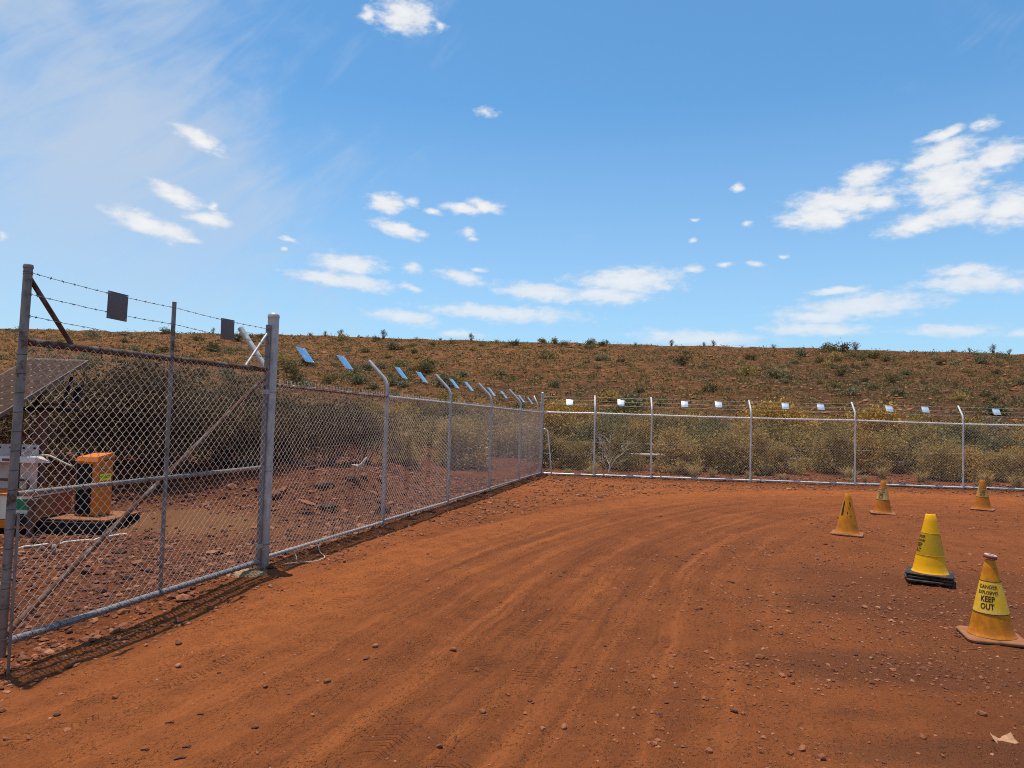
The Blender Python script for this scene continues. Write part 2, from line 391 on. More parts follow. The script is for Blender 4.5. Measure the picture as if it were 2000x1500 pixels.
patch = t.rng(t.noise(P, 2.6, 4, 0.65), 0.38, 0.60, 0.12, 1.0)
peb = t.math('MULTIPLY', t.math('MULTIPLY', vin, patch), t.rng(vr, 0.72, 0.80))
pit = t.math('MULTIPLY', t.math('MULTIPLY', vin, patch), t.rng(vr, 0.24, 0.16))
col = t.mix(t.math('MULTIPLY', peb, 0.75), col, (0.30, 0.125, 0.062))
col = t.mix(t.math('MULTIPLY', pit, 0.5), col, (0.060, 0.022, 0.012))
col = t.mix(t.rng(n4, 0.62, 0.74, 0.0, 0.35), col, (0.33, 0.14, 0.07))
col = t.mix(t.rng(n4, 0.42, 0.30, 0.0, 0.45), col, (0.075, 0.025, 0.012))
t.put(b.inputs['Base Color'], col); b.inputs['Roughness'].default_value = 0.95; b.inputs['Specular IOR Level'].default_value = 0.1
hgt = t.math('ADD', t.math('MULTIPLY', n3, 0.8), t.math('MULTIPLY', n4, 0.35))
hgt = t.math('ADD', hgt, t.math('MULTIPLY', t.math('MULTIPLY', st2, tm), 0.7))
hgt = t.math('ADD', hgt, t.math('MULTIPLY', t.math('SUBTRACT', 0.7, vor.outputs['Distance']), t.math('MULTIPLY', zg, 1.4)))
hgt = t.math('ADD', hgt, t.math('MULTIPLY', n2, 1.2))
trd = None
for c_ in (1.62, 0.88, -0.80, -1.18):
    u_ = t.math('SUBTRACT', tx, c_)
    wv_ = t.math('SINE', t.math('ADD', t.math('MULTIPLY', ts, 95.0), t.math('MULTIPLY', t.math('ABSOLUTE', u_), 60.0)))
    k_ = t.math('MULTIPLY', t.rng(t.math('ABSOLUTE', u_), 0.11, 0.09), t.rng(wv_, -0.2, 0.5))
    trd = k_ if trd is None else t.math('ADD', trd, k_)
trd = t.math('MULTIPLY', t.math('MULTIPLY', trd, tm), t.rng(t.noise(P, 1.4, 3, 0.6), 0.50, 0.58))
hgt = t.math('ADD', hgt, t.math('MULTIPLY', trd, 0.55))
col = t.mix(t.math('MULTIPLY', trd, 0.28), col, (0.13, 0.040, 0.015))
t.put(b.inputs['Base Color'], col)
hgt = t.math('ADD', hgt, t.math('MULTIPLY', t.math('SUBTRACT', peb, t.math('MULTIPLY', pit, 0.6)), 0.5))
t.put(b.inputs['Normal'], t.bump(hgt, 1.0, 0.042))

# hill
m_hill, t, b = newmat('hill_scree')
P = pos(t); hx, hy, hz = t.sep(P)
n1 = t.noise(P, 0.045, 4, 0.55); n2 = t.noise(P, 0.5, 6, 0.65); n3 = t.noise(t.vmath('MULTIPLY', P, (1, 1, 3)), 1.9, 6, 0.75)
vh = t.add('ShaderNodeTexVoronoi', dict(feature='F1'), Vector=P, Scale=1.7); vhr = t.sep(vh.outputs['Color'])[0]; vhi = t.rng(vh.outputs['Distance'], 0.55, 0.3)
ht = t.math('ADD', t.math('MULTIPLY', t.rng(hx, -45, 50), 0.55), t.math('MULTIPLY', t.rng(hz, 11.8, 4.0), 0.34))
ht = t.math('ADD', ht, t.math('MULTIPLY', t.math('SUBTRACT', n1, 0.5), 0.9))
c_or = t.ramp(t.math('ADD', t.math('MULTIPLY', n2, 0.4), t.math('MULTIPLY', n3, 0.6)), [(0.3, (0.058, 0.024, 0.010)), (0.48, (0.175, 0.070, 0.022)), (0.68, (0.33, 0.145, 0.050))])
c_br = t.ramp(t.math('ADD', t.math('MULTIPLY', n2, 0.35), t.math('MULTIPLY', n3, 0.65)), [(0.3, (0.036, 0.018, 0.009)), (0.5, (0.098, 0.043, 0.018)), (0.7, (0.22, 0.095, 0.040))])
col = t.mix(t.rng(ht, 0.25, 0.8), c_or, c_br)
col = t.mix(t.math('MULTIPLY', vhi, t.rng(vhr, 0.70, 0.78, 0, 0.55)), col, (0.34, 0.15, 0.06))
col = t.mix(t.math('MULTIPLY', vhi, t.rng(vhr, 0.34, 0.22, 0, 0.75)), col, (0.038, 0.020, 0.010))
col = t.mix(t.rng(hz, 12.2, 13.2, 0, 0.5), col, (0.20, 0.066, 0.019))
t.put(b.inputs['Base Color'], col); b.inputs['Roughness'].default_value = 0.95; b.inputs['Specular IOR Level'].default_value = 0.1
t.put(b.inputs['Normal'], t.bump(t.math('ADD', t.math('MULTIPLY', n3, 0.7), n2), 1.0, 0.5))

def stone_mat(name, stops, island=True):
    m, t, b = newmat(name)
    gi = t.add('ShaderNodeNewGeometry').outputs['Random Per Island'] if island else t.add('ShaderNodeObjectInfo').outputs['Random']
    n = t.noise(obj_co(t), 30 if not island else 60, 4, 0.6)
    c = t.ramp(gi, stops)
    c = t.mix(t.rng(n, 0.4, 0.7, 0, 0.4), c, (0.26, 0.075, 0.025))
    t.put(b.inputs['Base Color'], c); b.inputs['Roughness'].default_value = 0.85
    t.put(b.inputs['Normal'], t.bump(n, 0.5, 0.004))
    return m
m_gravel = stone_mat('yard_gravel', [(0, (0.070, 0.026, 0.016)), (0.45, (0.185, 0.060, 0.022)), (0.85, (0.27, 0.098, 0.040)), (1, (0.36, 0.17, 0.090))])
m_gravel2 = stone_mat('bund_gravel', [(0, (0.035, 0.012, 0.007)), (0.45, (0.125, 0.038, 0.016)), (0.8, (0.22, 0.075, 0.031)), (1, (0.32, 0.135, 0.066))])
m_stone = stone_mat('loose_stone', [(0, (0.12, 0.045, 0.028)), (0.5, (0.25, 0.085, 0.035)), (1, (0.34, 0.16, 0.09))], island=False)
m_boulder = stone_mat('boulder_rock', [(0, (0.022, 0.011, 0.008)), (0.6, (0.065, 0.024, 0.014)), (1, (0.13, 0.042, 0.020))], island=False)
m_hillrock = stone_mat('hill_rock', [(0, (0.07, 0.025, 0.012)), (0.5, (0.22, 0.075, 0.028)), (1, (0.42, 0.19, 0.085))])

# metal
def galv(name, col=(0.47, 0.45, 0.42), rust=(0.13, 0.06, 0.032), rust_amt=0.12, rough=0.45, metal=0.2, dust=0.85):
    m, t, b = newmat(name); P = pos(t)
    n = t.noise(t.vmath('MULTIPLY', P, (1, 1, 0.35)), 26, 5, 0.6); n2 = t.noise(P, 9, 6, 0.68); n3 = t.noise(P, 150, 2, 0.5)
    c = t.mix(t.rng(n, 0.3, 0.72), tuple(q * 0.66 for q in col), tuple(min(1, q * 1.18) for q in col))
    c = t.mix(t.rng(n3, 0.64, 0.72, 0, 0.35), c, tuple(q * 0.4 for q in col))
    f = t.rng(n2, 0.72 - 0.5 * rust_amt, 0.80 - 0.42 * rust_amt)
    c = t.mix(f, c, rust)
    # red dust settled on the lowest part
    d = t.math('MULTIPLY', t.rng(t.sep(P)[2], 0.55, 0.0, 0, dust), t.rng(n, 0.25, 0.6))
    c = t.mix(d, c, (0.24, 0.085, 0.035))
    fd = t.math('MAXIMUM', f, d)
    t.put(b.inputs['Base Color'], c)
    t.put(b.inputs['Metallic'], t.math('MULTIPLY', t.math('SUBTRACT', 1.0, fd), metal))
    t.put(b.inputs['Roughness'], t.math('MULTIPLY_ADD', fd, 0.4, rough))
    t.put(b.inputs['Normal'], t.bump(n, 0.25, 0.002))
    MATS[name] = m; return m
m_galv = galv('galvanised_pipe')
m_galv_b = galv('sunlit_galvanised_pipe', (0.74, 0.71, 0.67), (0.36, 0.22, 0.14), 0.10, 0.42, 0.2, 0.1)  # paler copy of the galvanised pipe: sun on the rail tops put into its colour
m_slate = galv('slate_grey_pipe', (0.235, 0.24, 0.245), (0.11, 0.06, 0.04), 0.15, 0.5, 0.3, 0.15)
m_galv_r = galv('dusty_rail', (0.46, 0.42, 0.38), (0.22, 0.12, 0.075), 0.2, 0.5, 0.25, 0.3)
m_galv_old = galv('weathered_pipe', (0.25, 0.22, 0.195), (0.095, 0.048, 0.030), 0.32, 0.55, 0.2)
m_rusty = galv('rusty_pipe', (0.155, 0.118, 0.100), (0.085, 0.034, 0.018), 0.62, 0.65, 0.2)
m_flake = galv('flaking_pipe', (0.55, 0.50, 0.46), (0.12, 0.036, 0.016), 0.78, 0.6, 0.2)
m_wire = galv('mesh_wire', (0.76, 0.62, 0.53), (0.40, 0.24, 0.16), 0.25, 0.45, 0.1, 0.25)
m_wire_back = galv('back_mesh_wire', (0.82, 0.71, 0.58), (0.55, 0.38, 0.25), 0.3, 0.45, 0.05, 0.1)
m_barb = galv('barbed_wire_steel', (0.17, 0.155, 0.145), (0.10, 0.05, 0.03), 0.3, 0.5, 0.4)
m_barb_far = galv('barbed_wire_bright', (0.50, 0.44, 0.38), (0.30, 0.18, 0.11), 0.3, 0.5, 0.4)
m_lace = galv('lacing_wire', (0.11, 0.105, 0.105), (0.08, 0.04, 0.025), 0.3, 0.5, 0.5)
m_plate = plain('aluminium_plate', (0.80, 0.81, 0.83), 0.18, 1.0, 0.06, 8, (0.36, 0.24, 0.17), 0.22)
m_plate_b = plain('sky_lit_plate', (0.72, 0.77, 0.82), 0.35, 0.55, 0.06, 8, (0.42, 0.32, 0.25), 0.2)  # whiter copy of the plate metal: sky and sun on it put into the colour
m_plate_gate = plain('shaded_plate', (0.15, 0.132, 0.128), 0.6, 0.15, 0.10, 14, (0.17, 0.12, 0.095), 0.35)  # darker copy of the plate metal: shade on the gate plates put into the colour
m_rivet = plain('rivet', (0.5, 0.47, 0.44), 0.4, 0.6)
m_conc = plain('footing_concrete', (0.36, 0.235, 0.125), 0.95, 0, 0.3, 16, (0.28, 0.11, 0.045), 0.45, bump=0.9, bscale=60, bdist=0.02)
m_white = plain('white_conduit', (0.74, 0.71, 0.66), 0.5, 0, 0.08, 14, (0.42, 0.22, 0.12), 0.28)
m_cable = plain('grey_cable', (0.46, 0.40, 0.30), 0.6, 0, 0.15)
m_twig = plain('burnt_twig', (0.035, 0.026, 0.022), 0.9, 0, 0.3)
m_scrap = plain('pale_scrap', (0.40, 0.225, 0.125), 0.85, 0, 0.2, 30, (0.28, 0.10, 0.04), 0.45)
m_pale = plain('bleached_wood', (0.55, 0.45, 0.36), 0.85, 0, 0.2, 20)

# ------------------------------------------------------------------ ground sheet
def axis(segs):
    out = [segs[0][0]]
    for a, b_, d0, d1 in segs:
        x = a
        while x < b_ - 1e-6:
            f = (x - a) / (b_ - a); x = min(b_, x + d0 + (d1 - d0) * f); out.append(x)
    return np.array(out)
gx = axis([(-300, -40, 20, 8), (-40, -12, 3, 0.5), (-12, -4, 0.25, 0.07), (-4, 4.2, 0.045, 0.045), (4.2, 9, 0.05, 0.08), (9, 16, 0.08, 0.15), (16, 40, 0.5, 3), (40, 300, 8, 20)])
gy = axis([(-60, -2, 6, 1), (-2, 2.9, 0.4, 0.1), (2.9, 8, 0.028, 0.045), (8, 22, 0.045, 0.12), (22, 45, 0.3, 1.2), (45, 400, 6, 30)])
X, Y = np.meshgrid(gx, gy)
Z = terrain(X, Y)
Z = np.where(Y > 40, np.minimum(Z, 0.9), Z)
nx, ny = len(gx), len(gy)
V = np.stack([X, Y, Z], 2).reshape(-1, 3)
idx = np.arange(nx * ny).reshape(ny, nx)
F = np.stack([idx[:-1, :-1], idx[:-1, 1:], idx[1:, 1:], idx[1:, :-1]], 2).reshape(-1, 4)
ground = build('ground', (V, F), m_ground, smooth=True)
tag(ground, kind='structure')
xf, yf = V[:, 0], V[:, 1]
near = (np.abs(xf) < 24) & (yf > -3) & (yf < 24)
tt = np.zeros(len(xf)); ss = np.zeros(len(xf)); tt[near], ss[near] = track(xf[near], yf[near])
aL = outL(xf, yf); bB = outB(xf, yf)
tm = np.where(near, np.exp(-(tt / 2.7) ** 4), 0) * sst(0.3, 0.9, -aL) * sst(0.3, 0.9, -bB)
def blob(cx, cy, rx, ry, a=0):
    ca, sa = math.cos(a), math.sin(a); ux = (xf - cx) * ca + (yf - cy) * sa; uy = -(xf - cx) * sa + (yf - cy) * ca
    return np.exp(-((ux / rx) ** 2 + (uy / ry) ** 2))
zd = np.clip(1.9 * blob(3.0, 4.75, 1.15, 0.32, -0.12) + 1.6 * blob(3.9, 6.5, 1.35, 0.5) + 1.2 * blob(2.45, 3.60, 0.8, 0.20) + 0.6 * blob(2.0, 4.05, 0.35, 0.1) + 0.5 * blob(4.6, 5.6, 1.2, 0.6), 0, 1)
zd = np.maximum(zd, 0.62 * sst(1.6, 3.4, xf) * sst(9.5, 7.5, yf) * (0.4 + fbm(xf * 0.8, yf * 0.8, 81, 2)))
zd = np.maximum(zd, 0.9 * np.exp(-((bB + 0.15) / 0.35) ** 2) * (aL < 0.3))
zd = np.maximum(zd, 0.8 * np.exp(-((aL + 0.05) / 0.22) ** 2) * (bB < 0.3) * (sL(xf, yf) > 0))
sand = np.exp(-((xf + 4.3) / 1.3) ** 2 - ((yf - 9.7) / 0.75) ** 2)
zg = sst(-0.1, 0.5, aL) * np.clip(1 - 1.3 * sand, 0, 1) * sst(0.2, 1.2, sL(xf, yf) + 4.5) * (0.45 + 0.8 * fbm(xf * 0.9, yf * 0.9, 85, 3))
zg = np.clip(np.maximum(zg, 0.5 * sst(0.0, 0.6, bB)), 0, 1)
zo = np.clip(sst(13, 17, yf) * sst(-0.4, -1.2, bB) * 0.7 + 0.75 * np.exp(-((tt - 1.15) / 0.42) ** 2) * (near) * sst(3.0, 6.0, yf) * (aL < -0.3) + 0.35 * sst(-0.5, -1.5, xf) * (aL < 0), 0, 1)
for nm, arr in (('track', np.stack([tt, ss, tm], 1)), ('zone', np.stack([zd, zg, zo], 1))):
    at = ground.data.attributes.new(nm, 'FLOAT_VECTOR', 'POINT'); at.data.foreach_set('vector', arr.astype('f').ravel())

at = ground.data.attributes.new('sand', 'FLOAT', 'POINT'); at.data.foreach_set('value', np.clip(sand * 1.3, 0, 1).astype('f') * (aL > 0.3))

# hill
hx = np.linspace(-190, 190, 300); hy = np.concatenate([np.linspace(30, 100, 110), np.linspace(100.5, 116, 50), np.linspace(118, 260, 14)])
def hill_z(x, y):
    cy = 110 + 3.0 * (fbm(x * 0.03, x * 0 + 2, 91, 3) - 0.5)
    crest = 13.3 + 0.0028 * (x + 30) + 0.0000 * x
    q = np.clip((y - 33) / (cy - 33), 0, 1)
    z = crest * (0.10 * q + 0.90 * (q ** 1.12)) + 0.55
    z = z - 0.55 * q
    z = z - 0.9 * (1 - q) + (fbm(x * 0.06, y * 0.05, 93, 3) - 0.5) * 1.5 * np.sin(np.pi * np.clip(q, 0, 1)) + (fbm(x * 0.35, y * 0.35, 95, 3) - 0.5) * 0.5 * sst(0, 0.15, q)
    z = z + 0.16 * (fbm(x * 0.25, x * 0 + 5, 97, 3) - 0.5) * sst(0.9, 1.0, q)
    z = z - 0.02 * np.maximum(y - cy, 0)
    return z
HX, HY = np.meshgrid(hx, hy); HZ = hill_z(HX, HY)
nx, ny = len(hx), len(hy); idx = np.arange(nx * ny).reshape(ny, nx)
Vh = np.stack([HX, HY, HZ], 2).reshape(-1, 3); Fh = np.stack([idx[:-1, :-1], idx[:-1, 1:], idx[1:, 1:], idx[1:, :-1]], 2).reshape(-1, 4)
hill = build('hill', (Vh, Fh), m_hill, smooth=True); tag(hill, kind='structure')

# ------------------------------------------------------------------ stones
ph = (1 + 5 ** .5) / 2
ICO = np.array([(-1, ph, 0), (1, ph, 0), (-1, -ph, 0), (1, -ph, 0), (0, -1, ph), (0, 1, ph), (0, -1, -ph), (0, 1, -ph), (ph, 0, -1), (ph, 0, 1), (-ph, 0, -1), (-ph, 0, 1)]); ICO /= np.linalg.norm(ICO[0])
ICF = np.array([(0, 11, 5), (0, 5, 1), (0, 1, 7), (0, 7, 10), (0, 10, 11), (1, 5, 9), (5, 11, 4), (11, 10, 2), (10, 7, 6), (7, 1, 8), (3, 9, 4), (3, 4, 2), (3, 2, 6), (3, 6, 8), (3, 8, 9), (4, 9, 5), (2, 4, 11), (6, 2, 10), (8, 6, 7), (9, 8, 1)])
def stones(P, R, rg, flat=0.6):
    n = len(P); v = ICO[None] * (1 + rg.uniform(-.32, .32, (n, 12, 1)))
    sc = np.stack([rg.uniform(.8, 1.35, n), rg.uniform(.7, 1.1, n), rg.uniform(flat - .2, flat + .15, n)], 1) * R[:, None]
    v = v * sc[:, None, :]
    a = rg.uniform(0, 6.283, n); c, s_ = np.cos(a)[:, None], np.sin(a)[:, None]
    x, y = v[..., 0] * c - v[..., 1] * s_, v[..., 0] * s_ + v[..., 1] * c
    v = np.stack([x, y, v[..., 2]], 2) + P[:, None, :]
    f = ICF[None] + (np.arange(n) * 12)[:, None, None]
    return v.reshape(-1, 3), f.reshape(-1, 3)
def scatter(n, xr, yr, dens, rg):
    xs, ys = [], []; got = 0
    while got < n:
        # uniform in image terms: more points close by
        x = rg.uniform(*xr, n * 2); y = yr[0] * (yr[1] / yr[0]) ** rg.uniform(0, 1, n * 2)
        k = rg.uniform(0, 1, n * 2) < dens(x, y); xs.append(x[k]); ys.append(y[k]); got += k.sum()
    return np.concatenate(xs)[:n], np.concatenate(ys)[:n]
def d_yard(x, y):
    t, s = track(x, y)
    d = 0.10 + 0.60 * sst(0.9, 2.6, -t) + 1.3 * sst(1.35, 2.0, t)
    d = d * (0.15 + 1.5 * np.clip(fbm(x * 1.3, y * 1.3, 101, 3) - 0.36, 0, 1) * 2.2)
    d = d + 0.9 * np.exp(-((x - 3.7) / 1.5) ** 2 - ((y - 6.3) / .7) ** 2) + 0.5 * np.exp(-((x - 3.0) / 1.2) ** 2 - ((y - 4.75) / .35) ** 2)
    d = d + 0.35 * np.exp(-((outB(x, y) + .2) / .4) ** 2) + 0.4 * np.exp(-((outL(x, y) + .1) / .3) ** 2)
    return d * (outL(x, y) < 0.1) * (outB(x, y) < 0.1) * (np.abs(x) < 0.80 * y + 0.4)
xs, ys = scatter(23000, (-4.5, 15), (2.9, 20), d_yard, rng)
R = np.clip(rng.lognormal(math.log(.0056), .55, len(xs)), .0028, .024) * (0.85 + 0.03 * ys)
_t, _s = track(xs, ys); R = R * (1 + 0.75 * sst(1.3, 1.9, _t) + 0.08 * sst(2.0, 3.5, xs) * sst(9, 7, ys))
V_, F_ = stones(np.stack([xs, ys, terrain(xs, ys) + R * .15], 1), R, rng)
tag(build('yard_gravel', (V_, F_), m_gravel), 'fine red and brown gravel strewn over the dirt yard', 'gravel', kind='stuff')
def d_out(x, y):
    a = outL(x, y); s = np.exp(-((x + 4.3) / 1.25) ** 2 - ((y - 9.7) / .7) ** 2)
    return (a > 0.02) * np.clip(1 - 1.15 * s, 0, 1) * (0.35 + 0.9 * fbm(x * 1.1, y * 1.1, 105, 2)) * (x > -0.80 * y - 0.3) * (outB(x, y) < 2) * 0.8
xs, ys = scatter(17000, (-12, 1), (4.6, 18), d_out, rng)
R = np.clip(rng.lognormal(math.log(.017), .5, len(xs)), .007, .07) * (0.7 + .035 * ys)
V_, F_ = stones(np.stack([xs, ys, terrain(xs, ys) + R * .2], 1), R, rng)
tag(build('bund_gravel', (V_, F_), m_gravel2), 'dark red crushed gravel covering the ground outside the side fence', 'gravel', kind='stuff')
def d_back(x, y):
    b_ = outB(x, y); return (b_ > 0.05) * (b_ < 4) * (outL(x, y) < 1) * np.exp(-b_ / 2.0)
xs, ys = scatter(2200, (0.8, 16), (18, 25), d_back, rng)
R = np.clip(rng.lognormal(math.log(.03), .4, len(xs)), .015, .09)
V_, F_ = stones(np.stack([xs, ys, terrain(xs, ys) + R * .2], 1), R, rng)
tag(build('verge_gravel', (V_, F_), m_gravel2), 'red gravel strip outside the back fence', 'gravel', kind='stuff')
hn = 8500
xs = rng.uniform(-1, 1, hn) * 95; ys = 40 + 69 * rng.uniform(0, 1, hn) ** 0.9; k = np.abs(xs) < .75 * ys + 2; xs, ys = xs[k], ys[k]
R = np.clip(rng.lognormal(math.log(.11), .45, len(xs)), .05, .5)
V_, F_ = stones(np.stack([xs, ys, hill_z(xs, ys) + R * .1], 1), R, rng, .5)
tag(build('hill_scree', (V_, F_), m_hillrock), 'scattered pale and dark rock fragments on the red hillside', 'rocks', kind='stuff')

def icosub(rg, n=1, amp=.22, fl=.65):
    import bmesh
    bm = bmesh.new(); bmesh.ops.create_icosphere(bm, subdivisions=n + 1, radius=1)
    V = np.array([v.co[:] for v in bm.verts]); F = [tuple(v.index for v in f.verts) for f in bm.faces]; bm.free()
    o = rg.uniform(0, 50)
    q = 1 + amp * 2 * (fbm(V[:, 0] * 1.3 + o, V[:, 1] * 1.3 + V[:, 2] * 1.7 + o, 3, 3) - .5)
    for _ in range(5):   # knock flat facets into it
        d = rg.normal(size=3); d /= np.linalg.norm(d); h = rg.uniform(.55, .8); e = V @ d; V = V - np.maximum(e - h, 0)[:, None] * d
    return V * q[:, None] * np.array([1, rg.uniform(.7, .95), fl]), F
STONE_AT = [(-2.32, 5.15), (-2.47, 3.62), (-2.41, 3.93), (-2.23, 4.17), (-1.25, 3.68), (-2.11, 4.69), (-0.35, 4.93), (-0.9, 5.05), (-0.11, 3.94), (-0.3, 3.52), (1.35, 4.72), (1.67, 6.21), (1.77, 4.61), (1.29, 4.05), (2.78, 4.8), (2.17, 4.85), (1.01, 3.55), (1.49, 3.61), (2.17, 3.75), (4.04, 16.19), (2.55, 12.01), (-0.45, 11.24), (1.64, 17.98), (2.26, 7.2), (1.68, 4.8), (3.16, 6.34), (1.55, 3.52), (0.32, 3.78), (-1.05, 4.32)]
smesh = []
for k in range(7):
    V_, F_ = icosub(rng, 1); me = bpy.data.meshes.new('loose_stone'); me.from_pydata(V_.tolist(), [], F_); me.materials.append(m_stone); smesh.append(me)
xs, ys = scatter(60, (-3, 6), (3.2, 9), d_yard, rng)
for i, (x, y) in enumerate(STONE_AT + list(zip(xs, ys))):
    o = bpy.data.objects.new('loose_stone', smesh[i % 7]); COL.objects.link(o)
    r_ = (rng.uniform(.016, .026) if i < len(STONE_AT) else rng.uniform(.011, .018)) * (1 + .09 * max(0, y - 5))
    o.scale = (r_, r_, r_); o.rotation_euler = (rng.uniform(-.3, .3), rng.uniform(-.3, .3), rng.uniform(0, 6.28)); o.location = (x, y, tz(x, y) + r_ * .3)
    where = 'between the cones and the camera' if x > 1.2 and y < 7 else ('among the wheel tracks' if x > -1.5 else 'beside the open mesh gate')
    tag(o, 'small loose reddish stone lying on the dirt ' + where, 'stone', 'loose stones on the dirt yard, ' + where)

# ------------------------------------------------------------------ chain link
def chainlink(A, u, L, zb, zt, D=.072, r=.0018, tufts=0.0, double=True, rg=rng, sides=4, bow=0.0):
    n = max(2, round(L / (D / 2))); wd = L / n; m = round((zt[0] - zb[0]) / (D / 2)); nrm = np.array([-u[1], u[0], 0])
    k = np.arange(m + 1); mb_v = []; mb_f = []; base = 0
    th = np.arange(sides) * 2 * math.pi / sides
    for i in range(n):
        hi = ((k + i) % 2 == 0)
        sx = i * wd + np.where(hi, wd + r * 1.1, -r * 1.1)
        f = (i + .5) / n; z0 = zb[0] + (zb[1] - zb[0]) * f; z1 = zt[0] + (zt[1] - zt[0]) * f
        z = z0 + (z1 - z0) * k / m
        off = bow * math.sin(math.pi * f) * np.sin(np.pi * k / m) + 0.018 * (vn(k * .10, k * 0 + i * .035 + A[0] * 7, 5) - .5)
        if double:
            s2 = np.repeat(sx, 2); z2 = np.repeat(z, 2) + np.tile([r * .9, -r * .9], m + 1) * -1
            nn = np.repeat(off, 2) + np.tile([1, -1], m + 1) * np.where(np.repeat(hi, 2), 1, -1) * r * 1.15
        else:
            s2, z2, nn = sx, z, off + np.where(hi, r, -r)
        if tufts:   # twisted wire ends standing above the rail
            s2 = np.append(s2, [s2[-1] + rg.uniform(-.006, .006), s2[-1] + rg.uniform(-.012, .012)]); z2 = np.append(z2, [z2[-1] + tufts * .6, z2[-1] + tufts * rg.uniform(.85, 1.1)]); nn = np.append(nn, [nn[-1], nn[-1] + .008])
        Pp = A[None] + s2[:, None] * u[None] + nn[:, None] * nrm[None]; Pp[:, 2] = A[2] + z2
        t_ = np.gradient(Pp, axis=0); t_ /= np.linalg.norm(t_, axis=1)[:, None] + 1e-9
        a = np.cross(t_, nrm); a /= np.linalg.norm(a, axis=1)[:, None] + 1e-9; b_ = np.cross(t_, a)
        ring = Pp[:, None] + r * (np.cos(th)[None, :, None] * a[:, None] + np.sin(th)[None, :, None] * b_[:, None])
        q = len(Pp); I = np.arange(q * sides).reshape(q, sides) + base; J = np.roll(I, -1, 1)
        mb_f.append(np.stack([I[:-1], J[:-1], J[1:], I[1:]], 2).reshape(-1, 4)); mb_v.append(ring.reshape(-1, 3)); base += q * sides
    return np.concatenate(mb_v), np.concatenate(mb_f)
def barbed(P0, P1, sag=.01, step=.11, r=.0016, mb=None, rg=rng):
    mb = mb or MB(); P0 = np.asarray(P0, float); P1 = np.asarray(P1, float); L = np.linalg.norm(P1 - P0); n = max(6, int(L / .10))
    f = np.linspace(0, 1, n)[:, None]; pts = P0 + (P1 - P0) * f; pts[:, 2] -= sag * 4 * (f * (1 - f))[:, 0]; pts += rg.normal(0, .0012, pts.shape) * ((f > 0) & (f < 1))
    mb.tube(pts, r, 4)
    for s in np.arange(step * .5, L, step):
        c = P0 + (P1 - P0) * (s / L); c[2] -= sag * 4 * (s / L) * (1 - s / L)
        for _ in range(2):
            d = rg.normal(size=3); d /= np.linalg.norm(d); mb.tube([c - d * .011, c + d * .011], r * .8, 3)
        q = (P1 - P0) / L * .006; mb.tube([c - q, c + q], r * 2.0, 5)
    return mb
def helix(A, B, rad, pitch, r=.0022, sides=4, ph0=0.0, per=10):
    A = np.asarray(A, float); B = np.asarray(B, float); L = np.linalg.norm(B - A); t_ = (B - A) / L
    ref = np.array([0, 0, 1.]) if abs(t_[2]) < .9 else np.array([1., 0, 0]); a = np.cross(t_, ref); a /= np.linalg.norm(a); b_ = np.cross(t_, a)
    # one wire: close turns round the pipe, long step to the next turn
    turns = int(L / pitch); pts = []
    for k in range(turns):
        s0 = (k + .5) * pitch
        for j in range(per + 1):
            th = ph0 + 2 * math.pi * j / per; pts.append(A + t_ * (s0 + .012 * j / per) + rad * (math.cos(th) * a + math.sin(th) * b_))
    return MB().tube(pts, r, sides)
def collar(c, axis_, rad, h):
    c = np.asarray(c, float); axis_ = np.asarray(axis_, float); return MB().tube([c - axis_ * h / 2, c + axis_ * h / 2], rad, 16)
def dome(mb, c, r):
    mb.lathe([(r, 0), (r * 1.06, .004), (r * 1.06, .03), (r * .95, .042), (r * .6, .054), (.002, .060)], c, 20); return mb

RAIL = lambda s: 1.865 - 0.0088 * s      # side fence top rail height
SP = [2.80, 5.42, 7.94, 10.43]
LP = lambda s, a=0, z=0: G + uL * s + nL * a + np.array([0, 0, z])
BP = lambda s, a=0, z=0: C + uB * s + nB * a + np.array([0, 0, z])

def bent_post(pt, n, zr, tip_a, tip_dz, r, bottom=-.06):
    z1 = zr + .10; pts = [pt + [0, 0, bottom], pt + [0, 0, zr * .5], pt + [0, 0, z1 - .02]]
    d = np.array([n[0] * tip_a, n[1] * tip_a, zr + tip_dz - z1 - .06])
    for f in (.06, .14, .24, .36): # bend
        pts.append(pt + np.array([n[0] * tip_a * (f ** 1.6) * .9, n[1] * tip_a * (f ** 1.6) * .9, z1 + .02 + (tip_dz - .12) * f]))
    pts.append(pt + np.array([n[0] * tip_a, n[1] * tip_a, zr + tip_dz]))
    return MB().tube(pts, r, 14), pts

